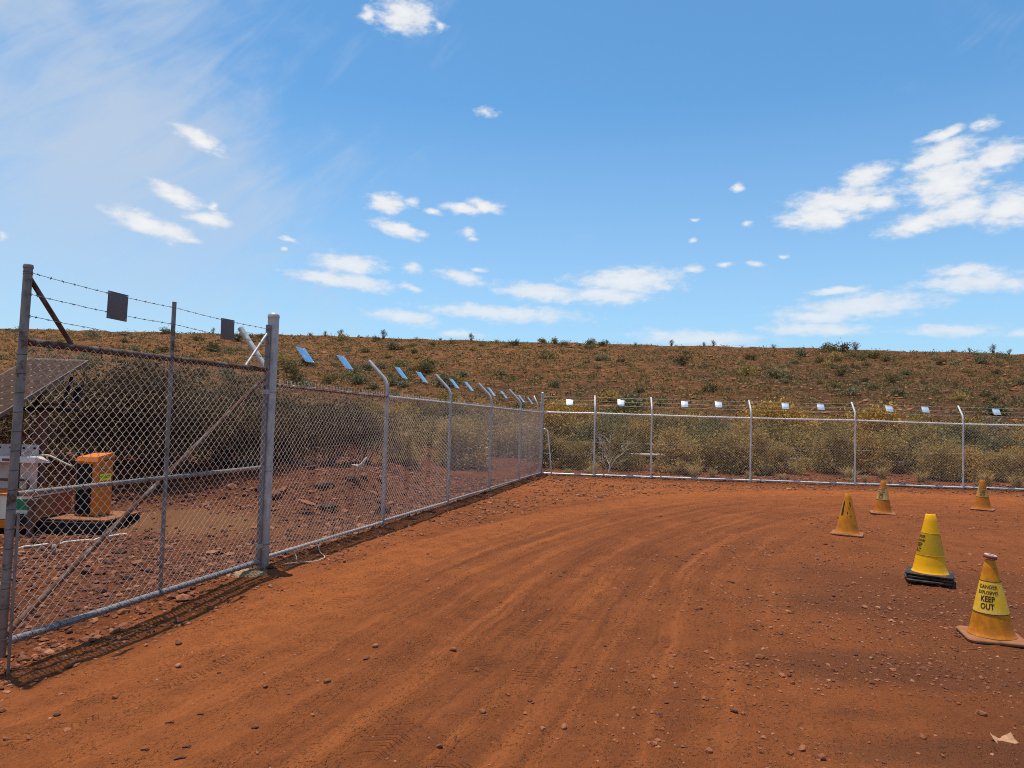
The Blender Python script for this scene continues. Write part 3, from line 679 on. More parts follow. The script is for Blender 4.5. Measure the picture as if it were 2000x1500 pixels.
# ---- side fence
sf = Thing('chain_link_fence', 'long galvanised chain link side fence with bent posts running away from the gate', 'fence', tuple(LP(0)))
bay = [0.06] + SP + [12.86]
side_arms = []
gp = MB().tube([LP(0, 0, -.1), LP(0, 0, 2.56)], .056, 22); dome(gp, LP(0, 0, 2.55), .056)
o = sf.part('gate_post', gp, m_galv, label='thick capped galvanised gate post'); auto_sharp(o)
arm = sf.part('post_arm', MB().tube([LP(.0, .03, 1.99), LP(.0, .39, 2.45)], .031, 14), m_galv, label='stout galvanised arm leaning out from the gate post'); auto_sharp(arm)
side_arms.append((0.0, LP(0, .07, 2.05), LP(0, .39, 2.45)))
for z_ in (1.80, 1.0, .26): sf.part('band', collar(LP(0, 0, z_), (0, 0, 1), .0595, .035), m_galv)
for s in SP:
    mb, pts = bent_post(LP(s), nL, RAIL(s), .30, .50, .027)
    auto_sharp(sf.part('post', mb, m_galv))
    sf.part('band', collar(LP(s, 0, RAIL(s)), (0, 0, 1), .031, .03), m_galv)
    for z_ in (.45, .85, 1.3): sf.part('tie_wire', MB().lathe([(.0268, z_ - .002), (.0305, z_), (.0268, z_ + .002)], LP(s, -.002, 0), 12), m_wire)
    side_arms.append((s, np.array(pts[-5]), np.array(pts[-1])))
cp = MB().tube([LP(12.87, 0, -.1), LP(12.87, 0, 2.27)], .043, 18); dome(cp, LP(12.87, 0, 2.26), .043)
auto_sharp(sf.part('corner_post', cp, m_galv, label='tall round corner post with domed cap'))
sf.part('post_arm', MB().tube([LP(12.8, .02, 1.76), LP(12.8, .23, 2.21)], .022, 10), m_galv)
side_arms.append((12.8, LP(12.8, .05, 1.82), LP(12.8, .23, 2.21)))
for z_ in np.arange(.2, 1.8, .17): sf.part('tie_wire', MB().lathe([(.0555, z_ - .0022), (.0592, z_), (.0555, z_ + .0022)], LP(0, 0, 0), 18), m_wire)
for i in range(5):
    a, b_ = bay[i], bay[i + 1]; za, zb_ = RAIL(a), RAIL(b_)
    o = sf.part('top_rail', MB().tube([LP(a, 0, za), LP(b_, 0, zb_)], .0205, 12), m_flake if i == 0 else m_galv, label='rust stained top rail with flaking galvanising' if i == 0 else None); auto_sharp(o)
    o = sf.part('bottom_rail', MB().tube([LP(a, 0, .105), LP((a + b_) / 2, 0, .10), LP(b_, 0, .09)], .0195, 12), m_galv_r); auto_sharp(o)
    sf.part('chain_link_mesh', chainlink(LP(a + .02, -.024), uL, b_ - a - .04, (.075, .07), (za + .0, zb_), r=.00215, tufts=.055, double=i < 2, bow=.02), m_wire, smooth=True, kind='stuff')
    sf.part('lacing_wire', helix(LP(a, 0, za), LP(b_, 0, zb_), .0225, .30, .0018), m_wire)
for f in (.30, .62, .93):
    mb = MB()
    for (s0, p0, q0), (s1, p1, q1) in zip(side_arms[:-1], side_arms[1:]):
        barbed(p0 + (q0 - p0) * f, p1 + (q1 - p1) * f, .02, .11, .0021, mb)
    sf.part('barbed_wire', mb, m_barb)

# ---- back fence
bf = Thing('chain_link_fence', 'bright chain link back fence crossing the far end of the yard', 'fence', tuple(BP(0)))
BS = [0.045, 1.45, 3.0, 5.66, 8.40, 11.18, 13.98, 16.7]
BR = lambda s: 1.765 + .012 * math.sin(s)
back_arms = [(0.0, BP(0, .02, 1.95), BP(0, .02, 2.235))]
for s in BS[1:]:
    mb, pts = bent_post(BP(s), nB, BR(s), .24, .485, .0235)
    auto_sharp(bf.part('post', mb, m_galv_b)); back_arms.append((s, np.array(pts[-5]), np.array(pts[-1])))
    bf.part('clamp', MB().box(BP(s - .035, -.01, .42), (.03, .02, .05), bevel=.004), m_galv)
for i in range(len(BS) - 1):
    a, b_ = BS[i], BS[i + 1]; za, zb_ = BR(a), BR(b_)
    auto_sharp(bf.part('top_rail', MB().tube([BP(a, -.0, za), BP((a + b_) / 2, 0, (za + zb_) / 2 - .004), BP(b_, 0, zb_)], .0225, 10), m_galv_b))
    auto_sharp(bf.part('bottom_rail', MB().tube([BP(a, 0, .085), BP((a + b_) / 2, 0, .082), BP(b_, 0, .08)], .0225, 10), m_galv_b))
    bf.part('chain_link_mesh', chainlink(BP(a + .01, -.025), uB, b_ - a - .02, (.112, .108), (za, zb_), r=.0028, tufts=.045, double=False, bow=.03), m_wire_back, kind='stuff')
    for z_ in ((.97, .62) if i < 1 else (.97,)):
        bf.part('tension_wire', MB().tube([BP(a, -.01, z_ + .004), BP((a + b_) / 2, -.012, z_), BP(b_, -.01, z_ + .002)], .0024, 4), m_wire_back)
for f in (.25, .58, .90):
    mb = MB()
    for (s0, p0, q0), (s1, p1, q1) in zip(back_arms[:-1], back_arms[1:]): barbed(p0 + (q0 - p0) * f, p1 + (q1 - p1) * f, .012, .11, .0030, mb)
    bf.part('barbed_wire', mb, m_barb_far)

# ---- gate leaf
gt = Thing('mesh_gate', 'tall pipe framed chain link gate leaf with diagonal brace and barbed wire on top', 'gate', tuple(LP(-2.77)))
s0, s1, sm = -2.765, -.085, -1.425
st = MB().tube([LP(s0 - .030, 0, -.01), LP(s0, 0, 2.49)], .0270, 18); st.lathe([(.0275, 0), (.0305, .002), (.0305, .018), (.027, .026), (.002, .030)], LP(s0, 0, 2.485), 18)
auto_sharp(gt.part('stile', st, m_galv_old, label='outer stile with cap'))
st = MB().tube([LP(s1, 0, .04), LP(s1, 0, 2.47)], .0245, 16)
auto_sharp(gt.part('stile', st, m_galv_old))
auto_sharp(gt.part('upright', MB().tube([LP(sm, .0, .11), LP(sm, 0, 2.485)], .0175, 14), m_galv_old))
auto_sharp(gt.part('top_rail', MB().tube([LP(s0, 0, 2.005), LP(s1, 0, 2.012)], .0245, 16), m_rusty, label='rust brown top rail'))
auto_sharp(gt.part('bottom_rail', MB().tube([LP(s0 - .02, 0, .075), LP(s1, 0, .082)], .0255, 16), m_slate))
for a, b_ in ((s0, sm), (sm, s1)): auto_sharp(gt.part('middle_rail', MB().tube([LP(a + .017, 0, 1.015 + .005 * (a > -2)), LP(b_ - .017, 0, 1.02 + .008 * (a > -2))], .0175, 12), m_galv_old))
dA, dB = LP(s1, .03, 1.92), LP(s0 + .03, .03, .12)
auto_sharp(gt.part('diagonal_brace', MB().tube([dA, dB], .0205, 12), m_rusty, label='rusty diagonal brace'))
auto_sharp(gt.part('corner_strut', MB().tube([LP(s0 + .01, 0, 2.43), LP(s0 + .36, 0, 2.025)], .0165, 12), m_rusty))
auto_sharp(gt.part('corner_strut', MB().tube([LP(s1 - .01, 0, 2.385), LP(s1 - .34, 0, 2.03)], .0135, 12), m_galv))
gt.part('chain_link_mesh', chainlink(LP(s0 + .02, -.026), uL, s1 - s0 - .04, (.075, .08), (2.0, 2.01), r=.0021, double=True, bow=.015), m_wire, kind='stuff')
gt.part('lacing_wire', helix(LP(s0, 0, 2.005), LP(s1, 0, 2.012), .0265, .105, .0027), m_lace)
gt.part('lacing_wire', helix(LP(s0, 0, .075), LP(s1, 0, .082), .0275, .105, .0027), m_lace)
gt.part('lacing_wire', helix(LP(s0 - .028, 0, .1), LP(s0 - .006, 0, 2.0), .0292, .125, .0024), m_lace)
gt.part('lacing_wire', helix(LP(s0 + .05, 0, 1.016), LP(s0 + .6, 0, 1.017), .0195, .13, .0022), m_lace)
for z_ in (2.455, 2.315, 2.172):
    mb = MB()
    for zz in (z_ + .006, z_ - .006): mb.lathe([(.0275, zz - .0022), (.0305, zz), (.0275, zz + .0022)], LP(s0, 0, 0), 14)
    barbed(LP(s0, -.033, z_), LP(sm, -.019, z_ - .02), .012, .095, .0020, mb); barbed(LP(sm, -.019, z_ - .02), LP(s1, -.025, z_ - .03), .012, .095, .0020, mb)
    gt.part('barbed_wire', mb, m_barb)
rod = MB().tube([LP(s0 - .012, -.047, -.15), LP(s0 - .004, -.047, .86), LP(s0 - .004, -.044, .90)], .0095, 10)
auto_sharp(gt.part('drop_bolt', rod, m_galv_old))
for z_ in (.10, .46): gt.part('bolt_guide', MB().lathe([(.034, z_), (.037, z_ + .006), (.034, z_ + .012)], LP(s0 - .022, -.012, 0), 14), m_galv_old)
for z_ in (1.79, .24):
    hb = collar(LP(s1, 0, z_), (0, 0, 1), .030, .045); hb.box(LP(s1 + .045, -.02, z_), (.06, .012, .042), ax=np.array([uL, nL, (0, 0, 1)]))
    auto_sharp(gt.part('hinge', hb, m_galv))

# ---- sign plates on the wires (their blank metal backs)
def plate(c, u, v, wd, ht, label, group, mat, gate=False):
    n = np.cross(u, v); n /= np.linalg.norm(n); A = np.array([u, v, n])
    t = Thing('sign_plate', label, 'sign', tuple(c), group)
    auto_sharp(t.part('plate', MB().box(c, (wd, ht, .0022), ax=A, bevel=.0006), mat, smooth=False))
    for i in (-1, 1):
        for j in (-1, 1):
            q = c + u * i * (wd / 2 - .014) + v * j * (ht / 2 - .014)
            t.part('rivet', MB().tube([q - n * .004, q + n * .004], .0045, 8), m_rivet)
ord_ = ['first', 'second', 'third', 'fourth', 'fifth', 'sixth', 'seventh', 'eighth', 'ninth', 'tenth']
vL = (nL * .30 + np.array([0, 0, .36])); vL /= np.linalg.norm(vL)
for i, (s, z_) in enumerate([(0.95, 2.26), (1.91, 2.25), (3.69, 2.235), (4.54, 2.22), (6.13, 2.20), (7.0, 2.19), (8.57, 2.15), (9.59, 2.125), (11.27, 2.08), (12.24, 2.06)]):
    tw = rng.uniform(-.04, .04); plate(LP(s, .215 - .02, z_), uL * math.cos(tw) + vL * math.sin(tw), vL * math.cos(tw) - uL * math.sin(tw), .195, .225, 'shiny blank metal plate on the side fence wires, %s from the gate post' % ord_[i], 'plates on the side fence wires', m_plate)
vB = (nB * .24 + np.array([0, 0, .34])); vB /= np.linalg.norm(vB)
for i, (s, z_) in enumerate([(0.75, 2.06), (2.17, 2.09), (3.91, 2.10), (4.83, 2.11), (6.62, 2.12), (7.56, 2.12), (9.36, 2.12), (10.3, 2.12), (12.13, 2.11)]):
    tw = rng.uniform(-.03, .03) - .05; plate(BP(s, .17, z_), uB * math.cos(tw) + vB * math.sin(tw), vB * math.cos(tw) - uB * math.sin(tw), .185, .19, 'shiny blank metal plate on the back fence wires, %s from the corner post' % ord_[i], 'plates on the back fence wires', m_plate_b)
ez = np.array([0, 0, 1.])
for (s, z_, hh, tw, lab) in ((-2.068, 2.345, .205, -.02, 'shaded grey blank plate wired above the gate beside its capped outer stile'), (-.79, 2.335, .19, .02, 'shaded grey blank plate wired above the gate beside the gate post')):
    plate(LP(s, -.05, z_), uL * math.cos(tw) + ez * math.sin(tw), ez * math.cos(tw) - uL * math.sin(tw), .19, hh, lab, 'plates on the gate wires', m_plate_gate)

# corner conduit, footing, cable
cd = MB().tube([BP(.03, -.10, 1.305), BP(.10, -.115, 1.30), BP(.15, -.12, 1.27), BP(.17, -.12, 1.2), BP(.24, -.125, .62), BP(.31, -.13, -.05)], .0185, 10)
tag(build('bent_conduit', cd, m_white, smooth=True), 'white bent pipe leaning from the ground to the corner post', 'pipe')
th = np.linspace(0, 2 * math.pi, 40, endpoint=False)
V_ = [(0, 0, .055)]; F_ = []
for j, (rr, hh) in enumerate([(.08, .055), (.15, .045), (.22, .03), (.27, -.03)]):
    q = rr * (1 + .35 * (vn(np.cos(th) * 2 + 5, np.sin(th) * 2 + j * .2, 7) - .5)); z_ = hh + .02 * (vn(np.cos(th) * 9 + j * 3, np.sin(th) * 9, 8) - .5)
    V_ += list(zip(q * np.cos(th) * .95, q * np.sin(th), z_))
for k in range(40): F_.append((0, 1 + k, 1 + (k + 1) % 40))
for j in range(3):
    for k in range(40): k2 = (k + 1) % 40; F_.append((1 + j * 40 + k, 1 + (j + 1) * 40 + k, 1 + (j + 1) * 40 + k2, 1 + j * 40 + k2))
o = build('concrete_footing', (np.array(V_), F_), m_conc, loc=(-2.57, 7.10, -.02), smooth=True); o.scale = (.85, .7, .8); tag(o, 'crumbling pale concrete footing at the foot of the gate post', 'footing')
c1 = MB().tube([(-2.31, 7.78, .10), (-2.29, 7.76, .07), (-2.25, 7.70, .03), (-2.22, 7.60, .022)], .0045, 6)
c1.tube([(-2.22, 7.60, .022), (-2.21, 7.54, .02), (-2.24, 7.45, .02)], .0045, 6)
tag(build('cut_wire', c1, m_cable, smooth=True), 'short cut wire hanging from the side fence bottom rail', 'wire')
pts = catmull(np.array([(-2.28, 8.4, .06), (-2.20, 8.30, .05), (-2.10, 8.05, .02), (-1.98, 7.80, .02), (-2.02, 7.62, .018), (-2.16, 7.48, .018), (-2.30, 7.38, .02), (-2.36, 7.33, .02)]), 8)
pts[:, 2] += terrain(pts[:, 0], pts[:, 1])
tag(build('loose_cable', MB().tube(pts, .005, 6), m_cable, smooth=True), 'loop of grey cable lying on the dirt below the side fence', 'cable')

# ------------------------------------------------------------------ cones
def cone_mat(name, col, dust, amt, rough=.55):
    m, t, b = newmat(name); co = obj_co(t); n = t.noise(co, 9, 6, .65); n2 = t.noise(co, 38, 5, .65)
    z = t.sep(co)[2]
    f = t.math('ADD', t.math('MULTIPLY', n, .7), t.math('MULTIPLY', n2, .3))
    f = t.math('ADD', f, t.rng(z, .28, .02, 0, .16))
    c = t.mix(t.rng(n2, .3, .7), tuple(q * .9 for q in col), col)
    c = t.mix(t.rng(f, .66 - amt * .35, .86 - amt * .30, 0, min(1, amt + .25)), c, dust)
    t.put(b.inputs['Base Color'], c); b.inputs['Roughness'].default_value = rough; b.inputs['Specular IOR Level'].default_value = .18
    t.put(b.inputs['Normal'], t.bump(n2, .2, .003)); return m
DUST = (.36, .125, .03)
m_cA = cone_mat('weathered_yellow', (.74, .275, .003), (.42, .130, .010), .75)
m_cB = cone_mat('bright_yellow', (.86, .40, .001), (.50, .20, .02), .30, .45)
m_cC = cone_mat('dusty_yellow', (.62, .235, .008), (.40, .125, .014), .7)
m_cD = cone_mat('orange_yellow', (.60, .195, .008), (.40, .115, .014), .75)
m_slA = cone_mat('pale_sleeve', (.80, .44, .015), (.74, .52, .16), .55)
m_slB = cone_mat('mustard_sleeve', (.50, .275, .006), (.42, .22, .012), .2, .3)
m_slD = cone_mat('faded_sleeve', (.62, .40, .15), (.48, .22, .06), .7)
m_slE = cone_mat('faded_sleeve_yellow', (.60, .34, .08), (.44, .18, .035), .75)
m_rub = plain('black_rubber', (.018, .017, .017), .7, 0, .2, 20, (.30, .12, .045), .35)
m_rubd = plain('dusty_rubber', (.22, .09, .04), .9, 0, .3, 12, (.32, .125, .05), .6)
m_ink = plain('worn_black_print', (.022, .014, .012), .7, 0, .3, 60)
m_red = plain('red_tape', (.27, .045, .02), .6); m_tapew = plain('white_tape', (.42, .37, .33), .6)
def text_mesh(s, size, bold=.0):
    cu = bpy.data.curves.new('t', 'FONT'); cu.body = s; cu.size = size; cu.align_x = 'CENTER'; cu.offset = bold; cu.resolution_u = 3
    o = bpy.data.objects.new('t', cu); COL.objects.link(o)
    dg = bpy.context.evaluated_depsgraph_get(); me = o.evaluated_get(dg).to_mesh()
    V = np.array([v.co[:] for v in me.vertices]); F = [tuple(p.vertices) for p in me.polygons]
    o.evaluated_get(dg).to_mesh_clear(); bpy.data.objects.remove(o); bpy.data.curves.remove(cu); return V, F
def subdiv(V, F, it=1):
    import bmesh
    bm = bmesh.new(); vs = [bm.verts.new(v) for v in V]
    for f in F:
        try: bm.faces.new([vs[i] for i in f])
        except ValueError: pass
    bmesh.ops.triangulate(bm, faces=bm.faces[:])
    for _ in range(it):
        le = [e for e in bm.edges if e.calc_length() > .012]
        bmesh.ops.subdivide_edges(bm, edges=le, cuts=1); bmesh.ops.triangulate(bm, faces=bm.faces[:])
    bm.verts.index_update(); V = np.array([v.co[:] for v in bm.verts]); F = [tuple(v.index for v in f.verts) for f in bm.faces]; bm.free(); return V, F
def rsq(side, rad, n=5):
    out = []
    for cx, cy, a0 in ((1, 1, 0), (-1, 1, 90), (-1, -1, 180), (1, -1, 270)):
        for k in range(n + 1):
            a = math.radians(a0 + 90 * k / n); out.append((cx * (side / 2 - rad) + rad * math.cos(a), cy * (side / 2 - rad) + rad * math.sin(a)))
    return np.array(out)
def slab(mb, side, z0, z1, rad=.045, rot=0, off=(0, 0), bend=0.0, mi=0):
    q = rsq(side, rad); n = len(q); ca, sa = math.cos(rot), math.sin(rot); V = []
    for sc, z in ((.985, z0), (1, z0 + .005), (1, z1 - .006), (.97, z1), (.35, z1 + .004)):
        p = q * sc; lift = bend * np.abs(p[:, 0] * p[:, 1]) / (side * side / 4)
        V.append(np.stack([p[:, 0] * ca - p[:, 1] * sa + off[0], p[:, 0] * sa + p[:, 1] * ca + off[1], z + lift], 1))
    F = [tuple(range(n))[::-1]]
    for i in range(4):
        for k in range(n): k2 = (k + 1) % n; F.append((i * n + k, i * n + k2, (i + 1) * n + k2, (i + 1) * n + k))
    F.append(tuple(4 * n + k for k in range(n))); return mb.add(np.concatenate(V), F, mi)
def cone(loc, label, z0, z1, rb, rt_, mats, side, rot, sleeve, text, face, lean=(0, 0), stack=1, lines=None, tape=False, smudge=False):
    x, y = loc; z = tz(x, y)
    t = Thing('traffic_cone', label, 'traffic cone', (x, y, z), 'yellow cones round the yard edge'); t.o.rotation_euler = (lean[0], lean[1], 0); t.loc = np.zeros(3)
    for k in range(stack):
        zz = z0 - .030 * (stack - k)
        auto_sharp(t.part('base', slab(MB(), side, zz, zz + .022, rot=rot + [.0, .04, .16][stack - 1 - k], off=[(0, 0), (.004, -.002), (-.02, -.012)][stack - 1 - k], bend=.006 if stack > 1 else -.006), mats[2] if (stack > 1) else m_rubd), .8)
    if stack == 1: auto_sharp(t.part('base_rim', slab(MB(), side * .985, z0 - .040, z0 - .031, rot=rot, bend=-.006), m_rub), .8)
    R = lambda h: rb + (rt_ - rb) * (h - z0) / (z1 - z0)
    prof = [(rb + .012, z0 - .006), (rb + .004, z0 + .006)] + [(R(h), h) for h in np.linspace(z0 + .02, z1 - .008, 10)] + [(rt_ - .003, z1 - .002), (rt_ - .010, z1), (rt_ - .012, z1 - .03)]
    auto_sharp(t.part('body', MB().lathe(prof, sides=40), mats[0]), .9)
    if sleeve:
        a, b_ = sleeve; e = .0022
        auto_sharp(t.part('sleeve', MB().lathe([(R(a) - .001, a - .0015), (R(a) + e, a)] + [(R(h) + e, h) for h in np.linspace(a + .01, b_ - .01, 6)] + [(R(b_) + e, b_), (R(b_) - .001, b_ + .0015)], sides=40), mats[1]), .9)
        for h in (a, b_): t.part('seam', MB().lathe([(R(h) + .0015, h - .003), (R(h) + .0036, h - .0015), (R(h) + .0036, h + .0015), (R(h) + .0012, h + .003)], sides=40), mats[3] if len(mats) > 3 else m_twig)
    mb = MB()
    for (s_, h, size, bold) in (lines or []):
        V_, F_ = text_mesh(s_, size, bold); V_, F_ = subdiv(V_, F_, 2)
        hh = h + V_[:, 1]; rr = R(hh) + .0036; ang = face + V_[:, 0] * .76 / R(h)
        mb.add(np.stack([rr * np.cos(ang), rr * np.sin(ang), hh], 1), F_)
    if smudge:   # what is left of peeled lettering
        for (a0, a1, h0, h1) in ((-.95, -.62, .27, .50), (.30, .52, .42, .49), (.12, .24, .36, .42), (-.10, .02, .30, .36), (-.12, -.02, .25, .285), (.42, .60, .31, .335), (.20, .5, .275, .29)):
            A_ = np.linspace(a0, a1, 6); top = h1 - .02 * vn(A_ * 20, A_ * 0 + h1 * 50, 3); bot = h0 + .03 * vn(A_ * 17, A_ * 0 + h0 * 50, 4)
            V_ = [(( R(h) + .003) * math.cos(face + a), (R(h) + .003) * math.sin(face + a), h) for a, h in list(zip(A_, bot)) + list(zip(A_, top))]
            mb.add(V_, [(i, i + 1, i + 7, i + 6) for i in range(5)])
    if mb.v: t.part('lettering', mb, m_ink, smooth=False)
    if tape:
        c = np.array([.004, 0, z1 + .020]); ring = MB().lathe([(.024, -.015), (.044, -.015), (.044, .013), (.041, .016), (.024, .015)], sides=28, close=True)
        V_ = ring.arrays()[0]; q = math.radians(10); M = np.array(Matrix.Rotation(q, 3, 'Y')) @ np.array(Matrix.Rotation(math.radians(5), 3, 'X'))
        r1 = MB().add(V_ @ M.T + c, ring.f); tr = t.part('tape_roll', r1, m_tapew); auto_sharp(tr, .7)
        rb_ = MB().lathe([(.0435, -.013), (.0455, -.012), (.0455, .009), (.0435, .010)], sides=28); V_ = rb_.arrays()[0]; t.part('tape_band', MB().add(V_ @ M.T + c, rb_.f), m_red, parent=tr)
    return t
WORDS = lambda h, k=1.0: [('DANGER', h + .148 * k, .040 * k, .0008), ('EXPLOSIVES', h + .108 * k, .034 * k, .0008), ('KEEP', h + .054 * k, .058 * k, .0016), ('OUT', h, .058 * k, .0016)]
fa = math.atan2(-5.53, -3.73)
cone((3.727, 5.53), 'weathered yellow cone with red tape roll on its tip and readable warning sleeve', .042, .600, .152, .034, (m_cA, m_slA, m_rub), .40, math.radians(-18), (.205, .440), 1, fa - .22, (0, -.02), 1, WORDS(.240), tape=True)
fb_ = math.atan2(-7.5, -4.41)
cone((4.413, 7.504), 'clean bright yellow cone standing on three stacked black bases', .105, .700, .163, .046, (m_cB, m_slB, m_rub, m_slB), .43, math.radians(-33), (.280, .505), 1, fb_ - 1.12, (0, .012), 3, WORDS(.310, .98))
fc = math.atan2(-10.6, -5.02)
cone((5.02, 10.611), 'dusty yellow cone with peeled black lettering, left of the other cones', .042, .605, .160, .038, (m_cC, m_slD, m_rub), .43, math.radians(-28), None, 1, fc, (.0, .01), 1, None, smudge=True)
fd_ = math.atan2(-13.3, -6.94)
cone((6.942, 13.292), 'faded orange cone with pale warning sleeve between the dusty cone and the back fence', .042, .610, .150, .040, (m_cD, m_slD, m_rub), .42, math.radians(-22), (.265, .475), 1, fd_ - .42, (.01, .01), 1, WORDS(.285))
fe = math.atan2(-14.4, -9.55)
cone((9.553, 14.438), 'small looking orange cone farthest along the back fence with worn sleeve', .042, .605, .150, .040, (m_cD, m_slE, m_rub), .40, math.radians(-40), (.265, .475), 1, fe + .02, (0, 0), 1, WORDS(.285))

# scrap and twigs
q = np.linspace(-1, 1, 13); V_ = []; F_ = []
for side in (0, 1):
    for i, a in enumerate(q):
        wd = .020 * (1 + .5 * abs(a) - .35 * (abs(a) < .2)); z_ = .004 + .022 * abs(a) ** 2.2 + side * .004
        for j in (-1, 0, 1): V_.append((a * .058, j * wd + .008 * math.cos(a * 2.2) - .006, z_ + .012 * (j == 1) * abs(a)))
n = 13
for side in (0, 1):
    for i in range(n - 1):
        for j in range(2):
            a = side * n * 3 + i * 3 + j; f = (a, a + 1, a + 4, a + 3); F_.append(f if side else f[::-1])
for i in range(n - 1):
    for j in (0, 2): a = i * 3 + j; F_.append((a, a + 3, a + 3 + n * 3, a + n * 3))
for i in (0, n - 1):
    for j in range(2): a = i * 3 + j; F_.append((a, a + 1, a + 1 + n * 3, a + n * 3))
o = build('curled_scrap', (np.array(V_), F_), m_scrap, loc=(2.58, 3.76, tz(2.58, 3.76) - .006), smooth=True); o.rotation_euler = (.35, 0, .1)
tag(o, 'pale curled scrap lying on the dirt in front of the cones', 'scrap')
for i, (x, y, a, L) in enumerate([(-1.71, 3.74, .3, .07), (-1.60, 3.85, .1, .05), (-1.48, 3.36, .5, .08), (-1.69, 3.45, 0, .06), (-1.51, 3.49, .1, .06), (2.25, 7.22, -.3, .13)]):
    mb = MB(); p = np.array([x, y, tz(x, y) + .008]); d = np.array([math.cos(a), math.sin(a), 0]); e = np.array([-d[1], d[0], .1])
    L *= .7; p[2] -= .004
    mb.tube([p - d * L / 2, p + e * L * .08, p + d * L * .3, p + d * L / 2 + e * L * .1], [.003, .004, .003, .0012], 5)
    mb.tube([p, p + e * L * .25 + d * L * .1, p + e * L * .45 + d * L * .3], [.003, .002, .001], 4)
    mb.tube([p + d * L * .2, p - e * L * .2 + d * L * .35], [.003, .0012], 4)
    tag(build('burnt_twig', mb, m_twig, smooth=True), 'small charred twig on the dirt ' + ('in front of the stacked cone' if i == 5 else 'below the gate shadow'), 'twig', 'charred twigs on the dirt')

# ------------------------------------------------------------------ solar trailer gear outside the gate
m_cell = None
m, t, b = newmat('solar_glass'); 
t.put(b.inputs['Base Color'], t.mix(t.rng(t.noise(obj_co(t), 6, 5, .6), .3, .7), (.050, .030, .022), (.085, .050, .036))); b.inputs['Roughness'].default_value = .8; b.inputs['Specular IOR Level'].default_value = .03; m_cell = m
m_cellgap = plain('solar_backsheet', (.20, .135, .10), .6); m_alu = plain('panel_frame', (.16, .115, .085), .6, .1, .1, 12, (.30, .15, .08), .3)
m_steel = plain('brown_steel', (.105, .052, .035), .75, .1, .25, 14, (.22, .085, .04), .5)
m_dark = plain('dark_steel', (.022, .017, .015), .85, 0, .3, 14, (.09, .038, .022), .3, .05)
m_wpan = plain('dusty_white_paint', (.60, .50, .45), .6, 0, .10, 10, (.40, .19, .11), .4)
m_owhite = plain('cream_paint', (.84, .72, .56), .55, 0, .08, 8, (.52, .22, .07), .3)
m_orange = plain('orange_paint', (.62, .150, .004), .5, 0, .10, 10, (.48, .155, .03), .3)
m_obrown = plain('dusty_orange_paint', (.24, .085, .026), .75, 0, .15, 10, (.30, .11, .045), .5)
m_green = plain('green_label', (.012, .20, .075), .5); m_lime = plain('yellow_label', (.78, .80, .02), .5); m_blk = plain('black_panel', (.010, .012, .010), .7, 0, .3, 14, (.03, .02, .015), .2, .1)

P1 = np.array([-5.96, 10.0, 2.23]); vd = np.array([-.30, -1.30, -.79]); vd /= np.linalg.norm(vd)
ud = np.array([-.925, .2, .02]); ud -= vd * (ud @ vd); ud /= np.linalg.norm(ud); nd_ = np.cross(vd, ud); nd_ *= np.sign(nd_[2])
Apan = np.array([ud, vd, nd_]); Wp, Hp = .99, 1.66
pc = P1 + ud * Wp / 2 + vd * Hp / 2
spn = Thing('solar_panel', 'tilted dusty brown solar panel on a steel post behind the gate', 'solar panel', (-6.35, 9.55, tz(-6.35, 9.55)))
spn.part('backsheet', MB().box(pc - nd_ * .002, (Wp - .02, Hp - .02, .012), ax=Apan), m_cellgap, smooth=False)
cw, ch = (Wp - .05) / 6, (Hp - .06) / 10
for i in range(6):
    for j in range(10):
        c = P1 + ud * (.025 + cw * (i + .5)) + vd * (.03 + ch * (j + .5)) + nd_ * .0055
        a = cw / 2 - .003; b2 = ch / 2 - .003; k = .016
        q = [(-a + k, -b2), (a - k, -b2), (a, -b2 + k), (a, b2 - k), (a - k, b2), (-a + k, b2), (-a, b2 - k), (-a, -b2 + k)]
        V_ = [c + ud * x + vd * y for x, y in q] + [c + ud * x + vd * y + nd_ * .0012 for x, y in q]
        spn.part('cell', MB().add(V_, [tuple(range(8, 16)), tuple(range(8))[::-1]] + [(r_, (r_ + 1) % 8, 8 + (r_ + 1) % 8, 8 + r_) for r_ in range(8)]), m_cell, smooth=False)
for (c, d) in ((pc - ud * (Wp / 2) + ud * .008 - nd_ * .014, (.018, Hp, .048)), (pc + ud * (Wp / 2) - ud * .008 - nd_ * .014, (.018, Hp, .048)), (pc - vd * (Hp / 2 - .009) - nd_ * .014, (Wp - .037, .018, .046)), (pc + vd * (Hp / 2 - .009) - nd_ * .014, (Wp - .037, .018, .046))):
    spn.part('frame_bar', MB().box(c, d, ax=Apan, bevel=.002), m_alu, smooth=False)
pz = tz(-6.35, 9.55)
spn.part('post', MB().box((-6.28, 9.55, (pz + 1.52) / 2 - .05), (.10, .10, 1.62 - pz), bevel=.006), m_steel, smooth=False)
spn.part('cross_arm', MB().box((-6.15, 9.50, 1.53), (.72, .06, .05), bevel=.004), m_dark, smooth=False)
spn.part('cross_arm', MB().box((-6.15, 9.62, 1.60), (.62, .05, .04), bevel=.004), m_steel, smooth=False)
spn.part('bracket', MB().tube([(-6.02, 9.55, 1.54), (-6.10, 9.85, 1.98)], .022, 6), m_dark)
spn.part('bracket', MB().tube([(-6.38, 9.52, 1.54), (-6.40, 9.80, 1.93)], .022, 6), m_dark)
spn.part('junction_box', MB().box(pc + vd * .0 - ud * .12 - nd_ * .075, (.16, .13, .06), ax=Apan, bevel=.008), m_blk, smooth=False)
